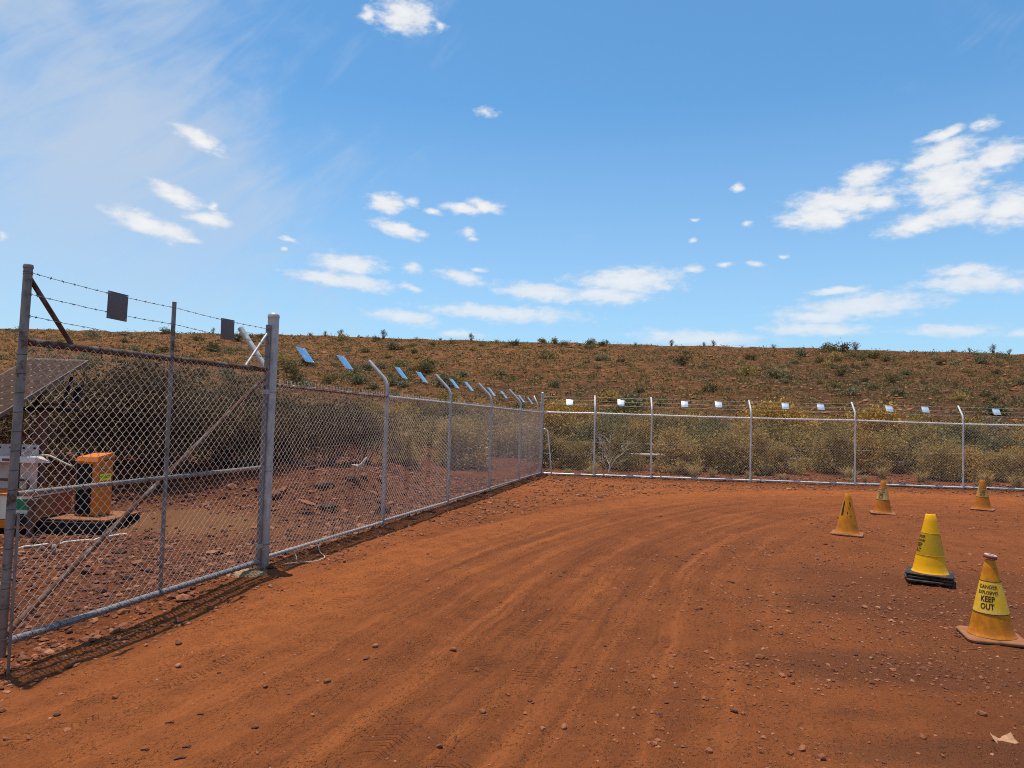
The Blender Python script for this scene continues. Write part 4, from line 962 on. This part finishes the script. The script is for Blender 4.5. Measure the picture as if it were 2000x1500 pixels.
spn.part('support_plate', MB().add([(-6.02, 9.74, 1.57), (-5.92, 9.74, 1.57), (-5.92, 9.86, 1.90), (-6.06, 9.86, 1.80), (-6.02, 9.75, 1.57), (-5.92, 9.75, 1.57), (-5.92, 9.87, 1.90), (-6.06, 9.87, 1.80)], [(0, 1, 2, 3), (7, 6, 5, 4), (0, 4, 5, 1), (1, 5, 6, 2), (2, 6, 7, 3), (3, 7, 4, 0)]), m_dark, smooth=False)
# skid with mast plates and white beam
gz = tz(-6.2, 9.1)
sk = Thing('equipment_skid', 'steel skid frame with white upright plates and a white beam', 'skid', (-6.2, 9.1, gz))
sk.part('deck', MB().box((-5.60, 9.30, .245), (1.25, .80, .022), bevel=.005), m_obrown, smooth=False)
sk.part('deck', MB().box((-6.75, 9.2, .20), (.70, .95, .035), bevel=.005), m_dark, smooth=False)
for y_ in (8.88, 9.70): sk.part('runner', MB().box((-6.05, y_, .15), (2.1, .09, .15), bevel=.006), m_dark, smooth=False)
for x_ in (-6.55, -5.9, -5.25): sk.part('cross_member', MB().box((x_, 9.29, .14), (.07, .74, .11)), m_dark, smooth=False)
for (x_, wd) in ((-6.50, .23), (-6.19, .21)):
    pl = MB().box((x_, 9.22, .855), (wd, .03, .58), bevel=.004)
    po = sk.part('upright_plate', pl, m_wpan, smooth=False)
    for dx_ in (-.07, .07): sk.part('bolt', MB().tube([(x_ + dx_, 9.19, 1.10), (x_ + dx_, 9.21, 1.10)], .013, 8), m_dark, parent=po)
sk.part('mast_post', MB().box((-6.36, 9.25, .75), (.075, .07, .98), bevel=.004), m_steel, smooth=False)
bm_ = sk.part('beam', MB().box((-6.54, 9.06, .965), (1.15, .14, .075), bevel=.006), m_white, smooth=False)
sk.part('beam_flange', MB().add([(-5.965, 8.99, .93), (-5.965, 9.13, .93), (-5.84, 9.09, .925), (-5.965, 8.99, 1.0), (-5.965, 9.13, 1.0), (-5.85, 9.09, .945)], [(0, 2, 1), (3, 4, 5), (0, 3, 5, 2), (1, 2, 5, 4), (0, 1, 4, 3)]), m_wpan, smooth=False, parent=bm_)
sk.part('red_stripe', MB().box((-6.27, 8.987, .96), (.22, .004, .03)), plain('dark_red', (.22, .04, .035), .6), smooth=False, parent=bm_)
for dz_ in (.70,): sk.part('pipe_rail', MB().tube([(-6.50, 9.10, dz_), (-6.13, 9.10, dz_), (-6.11, 9.10, dz_ - .02), (-6.11, 9.10, .42)], .016, 8), m_steel)
sk.part('leg', MB().box((-5.72, 8.60, .255), (.055, .055, .56), bevel=.004), m_steel, smooth=False)
sk.part('leg_bracket', MB().box((-5.70, 8.60, .50), (.13, .075, .07), bevel=.005), m_steel, smooth=False)
sk.part('leg_bracket', MB().box((-5.83, 8.60, .27), (.18, .05, .12), bevel=.005), m_dark, smooth=False)
# storage box
sb = Thing('storage_box', 'cream painted equipment box with orange lid and green label', 'box', (-6.35, 8.75, .22))
sb.part('shell', MB().box((-6.245, 9.05, .415), (.98, .80, .29), bevel=.012), m_owhite, smooth=False)
sb.part('skirt', MB().box((-6.26, 9.03, .215), (.90, .78, .10), bevel=.01), m_orange, smooth=False)
sb.part('lid', MB().box((-6.25, 9.05, .572), (1.01, .85, .020), bevel=.007), m_orange, smooth=False)
sb.part('green_label', MB().box((-5.90, 8.646, .455), (.215, .006, .125)), m_green, smooth=False)
for x_ in (-6.18, -5.715): lt = sb.part('latch', MB().box((x_, 8.640, .47), (.035, .018, .10), bevel=.005), m_steel, smooth=False); sb.part('latch_hook', MB().tube([(x_, 8.63, .52), (x_ + .012, 8.622, .545), (x_ - .012, 8.622, .56)], .006, 6), m_dark, parent=lt)
sb.part('handle', MB().tube([(-5.96, 8.645, .33), (-5.96, 8.615, .33), (-5.79, 8.615, .345), (-5.78, 8.615, .325), (-5.93, 8.62, .305), (-5.96, 8.645, .305)], .008, 6), m_dark)
sb.part('side_panel', MB().box((-5.752, 9.05, .41), (.012, .76, .26), bevel=.003), m_obrown, smooth=False)
# orange cabinet, turned
ang = math.radians(38); cu_, cv = np.array([math.cos(ang), math.sin(ang), 0]), np.array([-math.sin(ang), math.cos(ang), 0])
cc = np.array([-5.40, 9.32, .26]); Ac = np.array([cu_, cv, (0, 0, 1)])
# faces: front (black door) looks towards -u side, right face looks towards -v side
ca_ = Thing('control_cabinet', 'upright orange cabinet with black door and yellow tag behind the gate', 'cabinet', tuple(cc))
W1, D1, H1 = .32, .26, .70
fu = np.array([math.cos(math.radians(-12)), math.sin(math.radians(-12)), 0]); fv = np.array([-fu[1], fu[0], 0])
Ac = np.array([fu, fv, (0, 0, 1)])
cq = lambda a, b_, z_: cc + fu * a + fv * b_ + np.array([0, 0, z_])
fu = np.array([math.cos(math.radians(-11)), math.sin(math.radians(-11)), 0]); fv = np.array([-fu[1], fu[0], 0]); Ac = np.array([fu, fv, (0, 0, 1)])
ca_.part('shell', MB().box(cq(0, 0, H1 / 2), (W1, D1, H1), ax=Ac, bevel=.008), m_orange, smooth=False)
ca_.part('door', MB().box(cq(-.032, -D1 / 2 - .004, H1 / 2 - .01), (W1 - .105, .012, H1 - .06), ax=Ac, bevel=.003), m_blk, smooth=False)
ca_.part('edge_trim', MB().box(cq(-W1 / 2 + .012, -D1 / 2 - .006, H1 / 2), (.014, .016, H1 - .02), ax=Ac), m_obrown, smooth=False)
hv = [(-W1 / 2 - .012, -D1 / 2 - .022, H1 - .01), (W1 / 2 + .010, -D1 / 2 - .022, H1 - .01), (W1 / 2 + .010, D1 / 2 + .012, H1 + .035), (-W1 / 2 - .012, D1 / 2 + .012, H1 + .035), (-W1 / 2 + .01, -D1 / 2 + .0, H1 + .045), (W1 / 2 - .0, -D1 / 2 + .0, H1 + .055), (W1 / 2 + .0, D1 / 2 + .0, H1 + .10), (-W1 / 2 + .03, D1 / 2 + .0, H1 + .085)]
ca_.part('hood', MB().add([cq(*q) for q in hv], [(0, 3, 2, 1), (4, 5, 6, 7), (0, 1, 5, 4), (1, 2, 6, 5), (2, 3, 7, 6), (3, 0, 4, 7)]), m_orange, smooth=False)
lk = ca_.part('lock', MB().tube([cq(W1 / 2, -.06, .60), cq(W1 / 2 + .022, -.06, .60)], .022, 12), m_blk); ca_.part('lock_barrel', MB().tube([cq(W1 / 2 + .022, -.06, .60), cq(W1 / 2 + .028, -.06, .60)], .013, 10), m_rivet, parent=lk)
tg = ca_.part('yellow_tag', MB().box(cq(W1 / 2 + .003, .0, .49), (.005, .19, .085), ax=Ac), m_lime, smooth=False)
V_, F_ = text_mesh('DC-AK01', .052, .0006)
ca_.part('lettering', MB().add([cq(W1 / 2 + .007, x, .475 + y) for x, y, _ in V_], F_), m_ink, smooth=False, parent=tg)
hose = catmull(np.array([(-6.25, 9.2, .99), (-6.15, 9.2, 1.0), (-6.03, 9.2, 1.01), (-5.93, 9.2, 1.01), (-5.83, 9.2, .97), (-5.74, 9.22, .92), (-5.64, 9.25, .87), (-5.56, 9.25, .82)]), 6)
for q_ in (sk, sb, ca_): q_.o.location.z -= .07
hose[:, 2] -= .07
tag(build('flexible_conduit', MB().tube(hose, .013, 8), m_cable, smooth=True), 'grey flexible conduit arching from the white beam to the orange cabinet', 'conduit')
tag(build('stub_post', MB().tube([(-4.86, 7.70, -.05), (-4.855, 7.70, .06), (-4.85, 7.70, .10)], .022, 10), m_galv, smooth=True), 'short grey pipe stub standing in the gravel before the cabinet', 'pipe')
pp = np.array([(-5.45, 8.02, 0), (-5.32, 8.10, 0), (-5.20, 8.20, 0), (-5.17, 8.29, 0), (-5.15, 8.37, 0), (-5.01, 8.55, 0), (-4.96, 8.61, 0), (-4.92, 8.66, 0), (-4.77, 8.90, 0), (-4.70, 9.0, 0)])
pp[:, 2] = terrain(pp[:, 0], pp[:, 1]) + np.array([-.01, .006, .006, -.012, .006, .006, -.012, .006, .006, -.01])
tag(build('white_pipe', MB().tube(catmull(np.vstack([pp[0] - .2, pp, pp[-1] + .2]), 6), .015, 8), m_pale, smooth=True), 'thin white pipe half buried in the gravel below the orange cabinet', 'pipe')

# ------------------------------------------------------------------ boulders in the mound
bmesh_ = []
for k in range(6):
    V_, F_ = icosub(rng, 1, .3, .7); me = bpy.data.meshes.new('boulder'); me.from_pydata(V_.tolist(), [], F_); me.materials.append(m_boulder); bmesh_.append(me)
for i in range(18):
    x = rng.uniform(-4.0, -1.75); y = 10.9 + rng.uniform(0, 2.6) + (x + 3) * .35
    if outL(x, y) < .45: x -= .5
    if outL(x, y) < .35: continue
    r_ = rng.uniform(.07, .17); o = bpy.data.objects.new('boulder', bmesh_[i % 6]); COL.objects.link(o); o.scale = (r_ * rng.uniform(.9, 1.4), r_, r_ * rng.uniform(.6, 1))
    o.rotation_euler = (rng.uniform(-.3, .3), rng.uniform(-.3, .3), rng.uniform(0, 6.3)); o.location = (x, y, tz(x, y) + r_ * .25)
    wh = 'low front' if y < 11.6 else 'upper back'
    tag(o, 'dark red boulder on the %s of the spoil mound behind the side fence' % wh, 'boulder', 'boulders on the %s of the spoil mound' % wh)
o = build('stone_slab', icosub(rng, 1, .2, .22), m_stone, loc=(-3.05, 10.75, tz(-3.05, 10.75) + .16)); o.scale = (.17, .12, .14); o.rotation_euler = (.1, .25, .5)
tag(o, 'flat orange slab of rock leaning on the spoil mound', 'rock')
mb = MB().tube([(-2.64, 12.4, .66), (-2.56, 12.4, .72), (-2.48, 12.38, .84)], [.03, .03, .012], 6); mb.tube([(-2.74, 12.4, .70), (-2.62, 12.4, .68), (-2.52, 12.4, .64)], [.012, .03, .014], 6)
tag(build('bleached_stump', mb, m_pale, smooth=True), 'pale bleached stump of wood on the mound behind the side fence', 'wood')

# ------------------------------------------------------------------ vegetation
def leaf_mat(name, cols, trans=.25, var_obj=.35):
    m, t, b = newmat(name); gi = t.add('ShaderNodeNewGeometry').outputs['Random Per Island']; oi = t.add('ShaderNodeObjectInfo').outputs['Random']
    n = t.noise(obj_co(t), 2.2, 2, .5)
    f = t.math('ADD', t.math('MULTIPLY', gi, .55 - var_obj * .3), t.math('ADD', t.math('MULTIPLY', oi, var_obj), t.math('MULTIPLY', n, .45 - var_obj * .35)))
    c = t.ramp(f, [(i / (len(cols) - 1) * .7 + .15, q) for i, q in enumerate(cols)])
    t.put(b.inputs['Base Color'], c); b.inputs['Roughness'].default_value = .65; b.inputs['Specular IOR Level'].default_value = .2
    tr = t.add('ShaderNodeBsdfTranslucent', Color=c); mx = t.add('ShaderNodeMixShader', Fac=trans)
    t.l.new(b.outputs[0], mx.inputs[1]); t.l.new(tr.outputs[0], mx.inputs[2]); t.l.new(mx.outputs[0], t.n['Material Output'].inputs[0]); return m
m_acacia = leaf_mat('acacia_leaf', [(.090, .068, .020), (.225, .158, .043), (.37, .235, .066), (.48, .30, .095)], .35, .45)
m_yellow = leaf_mat('yellow_leaf', [(.26, .135, .024), (.40, .215, .042), (.50, .30, .075)], .25, .3)
m_dry = leaf_mat('dry_brown_leaf', [(.026, .016, .008), (.062, .039, .016), (.130, .081, .032), (.23, .142, .056)], .12, .15)
m_olive = leaf_mat('olive_leaf', [(.080, .066, .022), (.165, .128, .042), (.25, .185, .062)], .2, .4)
m_acg = leaf_mat('green_acacia_leaf', [(.070, .062, .022), (.16, .132, .042), (.26, .205, .075)], .25, .4)
m_greyg = leaf_mat('grey_green_leaf', [(.085, .075, .036), (.165, .145, .068), (.25, .21, .105)], .2, .4)
m_dkg = leaf_mat('dark_shrub_leaf', [(.055, .045, .018), (.110, .086, .032), (.18, .135, .050)], .2, .4)
m_straw = leaf_mat('straw', [(.26, .155, .05), (.38, .25, .09), (.48, .33, .13)], .25, .3)
m_bark = plain('shrub_bark', (.16, .115, .085), .9, 0, .3); m_barkp = plain('pale_bark', (.52, .44, .36), .85, 0, .2)
def leaves(P, L, W, rg, droop=0.0, outward=None, jit=1.0):
    n = len(P); d = rg.normal(size=(n, 3)) * jit
    if outward is not None: d = d + outward
    d[:, 2] -= droop; d /= np.linalg.norm(d, axis=1)[:, None] + 1e-9
    s_ = np.cross(d, rg.normal(size=(n, 3))); s_ /= np.linalg.norm(s_, axis=1)[:, None] + 1e-9
    l = L * rg.uniform(.6, 1.3, n)[:, None]; w_ = W * rg.uniform(.7, 1.3, n)[:, None]
    V = np.stack([P, P + d * l * .5 + s_ * w_ * .5, P + d * l, P + d * l * .5 - s_ * w_ * .5], 1)
    return V.reshape(-1, 3), np.arange(n * 4).reshape(n, 4)
def bush_mesh(rg, h, r, clumps, per, L, W, spread, mat_leaf, mat_stem, droop=0, base=.15, stem_r=.012, skirt=False):
    # clump centres through an uneven dome
    c = []
    lob = [(rg.uniform(0, 6.28), rg.uniform(.15, .6) * r, rg.uniform(.55, 1) * h, rg.uniform(.35, .6) * r) for _ in range(5)]
    while len(c) < clumps:
        a, q, zt, rr = lob[rg.integers(5)]
        th = rg.uniform(0, 6.28); u = rg.uniform(0, 1) ** .45; ph_ = math.acos(rg.uniform(-.55, 1))
        p = np.array([q * math.cos(a) + rr * u * math.sin(ph_) * math.cos(th), q * math.sin(a) + rr * u * math.sin(ph_) * math.sin(th), zt - rr * .8 + rr * u * math.cos(ph_) * .8])
        if skirt and len(c) % 4 == 0: p = np.array([r * .85 * math.sqrt(rg.uniform()) * math.cos(th), r * .85 * math.sqrt(rg.uniform()) * math.sin(th), rg.uniform(.06, .32) * h])
        if p[2] > base * h: c.append(p)
    c = np.array(c)
    P = np.repeat(c, per, 0) + rg.normal(size=(clumps * per, 3)) * spread * np.repeat(rg.uniform(.6, 1.4, clumps), per)[:, None]
    P = P[P[:, 2] > .02]; out = P - np.array([0, 0, h * .35]); out /= np.linalg.norm(out, axis=1)[:, None] + 1e-6
    fol = leaves(P, L, W, rg, droop, out * .7)
    st = MB()
    for k in rg.choice(len(c), min(len(c), 26), replace=False):
        e = c[k]; b0 = rg.normal(size=3) * .06; b0[2] = -.06; mid = b0 * .5 + e * .45 + rg.normal(size=3) * .08 * r; mid[2] = max(mid[2], .1)
        st.tube([b0, (b0 + mid) / 2 + rg.normal(size=3) * .02, mid, (mid + e) / 2 + rg.normal(size=3) * .05 * r, e], [stem_r * 1.5, stem_r * 1.3, stem_r, stem_r * .6, stem_r * .25], 4, caps=False)
    return fol, st
def make_bush(name, label, cat, mesh, mats, group=None):
    root = bpy.data.objects.new(name, None); COL.objects.link(root); tag(root, label, cat, group)
    build('foliage', mesh[0], mats[0], root); build('stems', mesh[1], mats[1], root, smooth=True); return root
def place(proto, used, x, y, z, s, rot, label, group, sz=None):
    o = proto if not used else copy_tree(proto)
    o.location = (x, y, z); o.scale = (s, s, s * (sz or 1)); o.rotation_euler = (0, 0, rot); o['label'] = label; o['group'] = group; return o

# bushes behind the back fence
rv = np.random.default_rng(23)
protos = []
for k in range(5):
    me = bush_mesh(rv, rv.uniform(1.6, 2.0), rv.uniform(1.15, 1.45), 150, 46, .11, .045, .14, None, None, .1, .02, skirt=True)
    protos.append([make_bush('acacia_bush', 'bush', 'bush', me, (m_acacia if k < 3 else m_yellow if k == 3 else m_acg, m_bark)), False])
spots = []
xx = 0.2
for row, (yy, x0, x1, step) in enumerate([(22.7, 1.3, 16.4, 1.25), (24.6, .4, 18.0, 1.30), (27.0, -1.5, 20.0, 1.55), (30.5, -3.0, 22.5, 1.9)]):
    x = x0
    while x < x1: spots.append((x + rv.uniform(-.4, .4), yy + rv.uniform(-.7, .7) - .05 * x, row)); x += step * rv.uniform(.8, 1.2)
rows = ['front row', 'second row', 'third row', 'back row']
for i, (x, y, row) in enumerate(spots):
    k = int(rv.choice([0, 1, 2, 3, 4], p=[.26, .26, .2, .17, .11])); p = protos[k]
    bayn = next((j for j in range(len(BS) - 1) if x * .80 < BS[j + 1] * .99 + C[0] * .8), 6)
    kind = ['olive yellow', 'dry gold', 'olive brown', 'bright yellow', 'dull green'][k]
    lab = '%s bush in the %s beyond the %s bay of the back fence' % (kind, rows[row], ord_[bayn])
    s = rv.uniform(.74, .98) * (1.0 if row else .74)
    place(p[0], p[1], x, y, tz(x, y) - .05, s, rv.uniform(0, 6.28), lab, 'bushes beyond the back fence', rv.uniform(.85, 1.1)); p[1] = True
for (x, y, s, k, lab) in ((9.2, 26.2, 1.22, 3, 'tall golden bush topping the back fence behind its fourth bay'), (10.6, 26.6, 1.15, 3, 'second golden bush topping the back fence beside the taller one'), (13.0, 26.0, 1.2, 3, 'golden bush topping the back fence behind its fifth bay'), (6.3, 34.5, .8, 1, 'low orange brown bush at the hill foot above the third bay'), (7.6, 35.2, .85, 1, 'wide orange brown bush at the hill foot above the third bay'), (16.6, 26.5, 1.05, 4, 'grey green bush topping the back fence behind its sixth bay')):
    place(protos[k][0], protos[k][1], x, y, tz(x, y) - .05, s, x * 1.7, lab, 'bushes beyond the back fence', 1.0); protos[k][1] = True
# scrub between the side fence and the hill
for i in range(52):
    y = rv.uniform(16.5, 34); x = rv.uniform(-.62, -.02) * y
    if outL(x, y) < 2.2: x -= 2.2
    k = int(rv.choice([0, 1, 2, 3, 4], p=[.25, .23, .32, .1, .1])); p = protos[k]; kind = ['olive yellow', 'dry gold', 'olive brown', 'bright yellow', 'dull green'][k]
    px = x / y; wh = 'behind the gate post' if px < -.38 else 'behind the first side fence bay' if px < -.2 else 'behind the far side fence bays'
    place(p[0], p[1], x, y, tz(x, y) - .05, rv.uniform(.5, .85), rv.uniform(0, 6.28), '%s scrub bush %s' % (kind, wh), 'scrub bushes %s' % wh, rv.uniform(.7, .95)); p[1] = True
# dark dry thicket behind the trailer
dp = []
for k in range(3):
    me = bush_mesh(rv, 1.75, 1.25, 190, 60, .11, .018, .15, None, None, .8, .02, .010)
    dp.append([make_bush('dry_bush', 'bush', 'bush', me, (m_dry, m_bark)), False])
for i, (x, y, s, lab) in enumerate([(-6.9, 11.6, 1.0, 'dark dry bush under the solar panel edge'), (-6.0, 12.1, 1.05, 'tall dark dry bush right behind the orange cabinet'), (-5.1, 12.9, .98, 'dark drooping bush behind the upright of the gate'), (-4.3, 13.6, .90, 'brown brushy bush on the mound behind the gate brace'), (-3.6, 14.4, .8, 'low brown bush on the mound beside the gate post'), (-8.2, 11.9, .95, 'dark dry bush left of the solar panel post'), (-5.9, 14.4, 1.0, 'dark dry bush at the back of the thicket'), (-3.1, 15.3, .72, 'small brown bush behind the boulders on the mound'), (-4.7, 15.5, .85, 'brown bush at the back right of the thicket'), (-5.5, 11.9, .8, 'low dark bush close behind the orange cabinet'), (-4.6, 12.6, .72, 'low dark bush on the mound crest behind the gate upright'), (-7.4, 13.4, 1.1, 'tall dry bush at the back of the thicket above the solar panel')]):
    p = dp[i % 3]; place(p[0], p[1], x, y, tz(x, y) - .08, s, rv.uniform(0, 6.28), lab, 'dry thicket behind the gate', 1.0); p[1] = True
# little bare pale tree beyond the second bay
mb = MB()
def twig(p, d, L, r, lev):
    q = p + d * L; m2 = (p + q) / 2 + rv.normal(size=3) * L * .07; mb.tube([p, m2, q], [r, r * .8, r * .55], 5, caps=False)
    if lev:
        for _ in range(3 if lev > 1 else 2):
            e = d + rv.normal(size=3) * .5; e[2] = abs(e[2]) * .8 + .2; e /= np.linalg.norm(e); twig(q if rv.uniform() < .6 else m2, e, L * rv.uniform(.6, .85), r * .55, lev - 1)
z_ = tz(2.95, 21.4)
for dd in (-.35, .1, .4): twig(np.array([0, 0, -.1]), np.array([dd, rv.uniform(-.2, .2), 1]) / math.hypot(dd, 1), .55, .018, 3)
tr_ = bpy.data.objects.new('bare_sapling', None); COL.objects.link(tr_); tr_.location = (2.95, 21.4, z_); build('trunk', mb, m_barkp, tr_, smooth=True)
P = rv.normal(size=(160, 3)) * .3 + np.array([0, 0, 1.25]); build('crown', leaves(P, .07, .02, rv), m_yellow, tr_); tag(tr_, 'pale bare stemmed sapling behind the second bay of the back fence', 'tree')
# grass tufts
def tuft(rg, n=90, h=.32):
    th = rg.uniform(0, 6.28, n); q = rg.uniform(0, .05, n); d = np.stack([np.cos(th) * .45, np.sin(th) * .45, np.ones(n)], 1) + rg.normal(size=(n, 3)) * .18
    d /= np.linalg.norm(d, axis=1)[:, None]; P = np.stack([np.cos(th) * q, np.sin(th) * q, np.zeros(n)], 1); s_ = np.stack([-np.sin(th), np.cos(th), np.zeros(n)], 1) * .006
    l = rg.uniform(.5, 1.15, n)[:, None] * h; m2 = P + d * l * .55; e = P + d * l + np.stack([np.cos(th), np.sin(th), -np.ones(n) * .7], 1) * l * .22
    V = np.stack([P - s_, P + s_, m2 + s_ * .8, m2 - s_ * .8, e], 1).reshape(-1, 3); F = []
    for i in range(n): b0 = i * 5; F += [(b0, b0 + 1, b0 + 2, b0 + 3), (b0 + 3, b0 + 2, b0 + 4)]
    return V, F
tu = []
for k in range(3):
    V_, F_ = tuft(rv); me = bpy.data.meshes.new('grass_tuft'); me.from_pydata(V_.tolist(), [], F_); me.materials.append(m_straw); tu.append(me)
for i in range(24):
    s = rv.uniform(.3, 14); b_ = rv.uniform(.5, 2.6); p = BP(s, b_)
    o = bpy.data.objects.new('grass_tuft', tu[i % 3]); COL.objects.link(o); q = rv.uniform(.7, 1.7); o.scale = (q, q, q); o.location = (p[0], p[1], tz(p[0], p[1]) - .01); o.rotation_euler = (0, 0, rv.uniform(0, 6.28))
    bn = next((j for j in range(len(BS) - 1) if s < BS[j + 1]), 6); tag(o, 'dry straw coloured grass tuft behind the %s bay of the back fence' % ord_[bn], 'grass', 'grass tufts behind the %s bay' % ord_[bn])
# pale pipeline behind the first bushes
pl = np.array([(x, 24.3 - .05 * x, 0) for x in np.linspace(-6, 18, 40)]); pl[:, 2] = terrain(pl[:, 0], pl[:, 1]) * .3 + .42
pt_ = Thing('pipeline', 'pale pipeline running low through the bushes beyond the back fence', 'pipeline', tuple(pl[0]))
pt_.part('pipe', MB().tube(pl, .055, 12), m_pale)
for x in (-3, 1.4, 5.2, 9.4, 13.5): pt_.part('support', MB().box((x, 24.3 - .05 * x, .20), (.14, .14, .40), bevel=.01), m_pale, smooth=False)

# shrubs of the hillside
hp = []
for k, (mt, hh, rr) in enumerate([(m_olive, .75, .85), (m_olive, .95, .7), (m_greyg, .8, .8), (m_greyg, .6, .9), (m_dkg, .7, .75), (m_dkg, .85, .8), (m_acacia, .7, .8)]):
    me = bush_mesh(rv, hh, rr, 34, 15, .20, .075, .15, None, None, -.3, .02, .012)
    hp.append([make_bush('hill_shrub', 'shrub', 'shrub', me, (mt, m_bark)), False])
kn = ['olive', 'upright olive', 'grey green', 'low grey green', 'dark', 'tall dark', 'yellowish']
cnt = 0; taken = []
tries = 0
while cnt < 285 and tries < 6000:
    tries += 1
    y = 42 + 66 * rv.uniform(0, 1) ** .8; x = rv.uniform(-.74, .74) * y
    dn = fbm(np.array([x * .11]), np.array([y * .16]), 131, 2)[0]
    if rv.uniform() > .06 + 3.4 * max(0, dn - .40): continue
    if any((x - a) ** 2 + (y - b_) ** 2 < 1.3 for a, b_ in taken): continue
    taken.append((x, y)); k = int(rv.choice(7, p=[.2, .12, .18, .14, .14, .10, .12])); p = hp[k]
    px = x / y; wh = 'above the gate' if px < -.345 else 'above the side fence' if px < .03 else 'above the back fence' if px < .33 else 'above the cones'
    lv = 'lower' if y < 62 else 'middle' if y < 86 else 'upper'
    place(p[0], p[1], x, y, float(hill_z(np.array([x]), np.array([y]))[0]) - .06, float(np.clip(rv.lognormal(-.18, .38), .4, 1.7)), rv.uniform(0, 6.28), '%s shrub on the %s hillside %s' % (kn[k], lv, wh), '%s shrubs, %s hillside %s' % (kn[k], lv, wh), rv.uniform(.7, 1.0)); p[1] = True; cnt += 1
# small low scrub, too many to count
for nm, mt_, n, lab in (('low_scrub', m_olive, 4200, 'low sparse olive scrub dotting the red hillside'), ('dead_scrub', m_dkg, 2200, 'small dark dead tussocks dotting the red hillside')):
    y = 40 + 69 * rv.uniform(0, 1, n) ** .8; x = rv.uniform(-.75, .75, n) * y; hz_ = hill_z(x, y)
    P = np.repeat(np.stack([x, y, hz_], 1), 14, 0) + rv.normal(size=(n * 14, 3)) * np.array([.27, .27, .10]) * np.repeat(rv.uniform(.4, 1.7, n), 14)[:, None] + [0, 0, .09]
    tag(build(nm, leaves(P, .24, .10, rv, -.4), mt_), lab, 'scrub', kind='stuff')
# small trees and shrubs along the rim
rim = [(-31.3, .7, 0), (-29.0, .8, 0), (-26.7, .9, 1), (-23.8, .45, 0), (-20.0, 1.15, 1), (-15.0, .5, 0), (-11.2, .65, 0), (-6.5, 1.0, 1), (-1.4, .4, 0), (12.4, .95, 0), (14.5, .6, 1), (18.9, .5, 0), (24.4, .85, 1), (29.4, .7, 0), (30.9, .8, 1), (40.2, .7, 0), (51.5, .7, 0), (52.8, 1.3, 0), (67.8, .6, 0), (70.4, .6, 1), (74.0, 1.05, 1), (76.5, .7, 1), (-52.6, .6, 0), (-46.3, .7, 1), (-65.3, .5, 0)]
rp = []
for k in range(3):
    hgt_ = [1.9, 1.2, 1.5][k]; f, s_ = bush_mesh(rv, hgt_, .9, 26, 14, .20, .07, .16, None, None, 0, .35, .03)
    root = bpy.data.objects.new('rim_tree', None); COL.objects.link(root); root['category'] = 'tree'
    build('crown', f, m_dkg, root); s_.tube([(0, 0, -.2), (.03, .02, hgt_ * .35), (0, .05, hgt_ * .6)], [.06, .045, .03], 5); build('trunk', s_, m_bark, root, smooth=True); rp.append([root, False])
names = {0: 'low dark bush', 1: 'small thin tree'}
for i, (x, s, kd) in enumerate(rim):
    p = rp[0 if kd else 1 + i % 2]; y = 109.3
    z_ = float(hill_z(np.array([x]), np.array([y]))[0]) - .1
    px = x / 110; wh = 'above the gate wires' if px < -.36 else 'above the side fence posts' if px < .03 else 'above the back fence' if px < .4 else 'above the cones'
    place(p[0], p[1], x, y, z_, s * .68, rv.uniform(0, 6.28), '%s on the hill skyline %s' % (names[kd], wh), 'skyline %s %s' % ('trees' if kd else 'bushes', wh)); p[1] = True

# look-alikes that share a label are told apart by their order across the view
from collections import defaultdict
same = defaultdict(list)
for o in COL.objects:
    if o.parent is None and o.get('label') and o.get('kind') is None: same[o['label']].append(o)
nth = ord_ + ['eleventh', 'twelfth']
for lab, obs in same.items():
    if 2 <= len(obs) <= 12:
        obs.sort(key=lambda q: q.location.x / max(q.location.y, .1))
        for k, o in enumerate(obs):
            extra = (['leftmost', 'rightmost'][k] if len(obs) == 2 else 'leftmost' if k == 0 else 'rightmost' if k == len(obs) - 1 else nth[k] + ' from left')
            if len((lab + ' ' + extra).split()) <= 16: o['label'] = lab + ', ' + extra
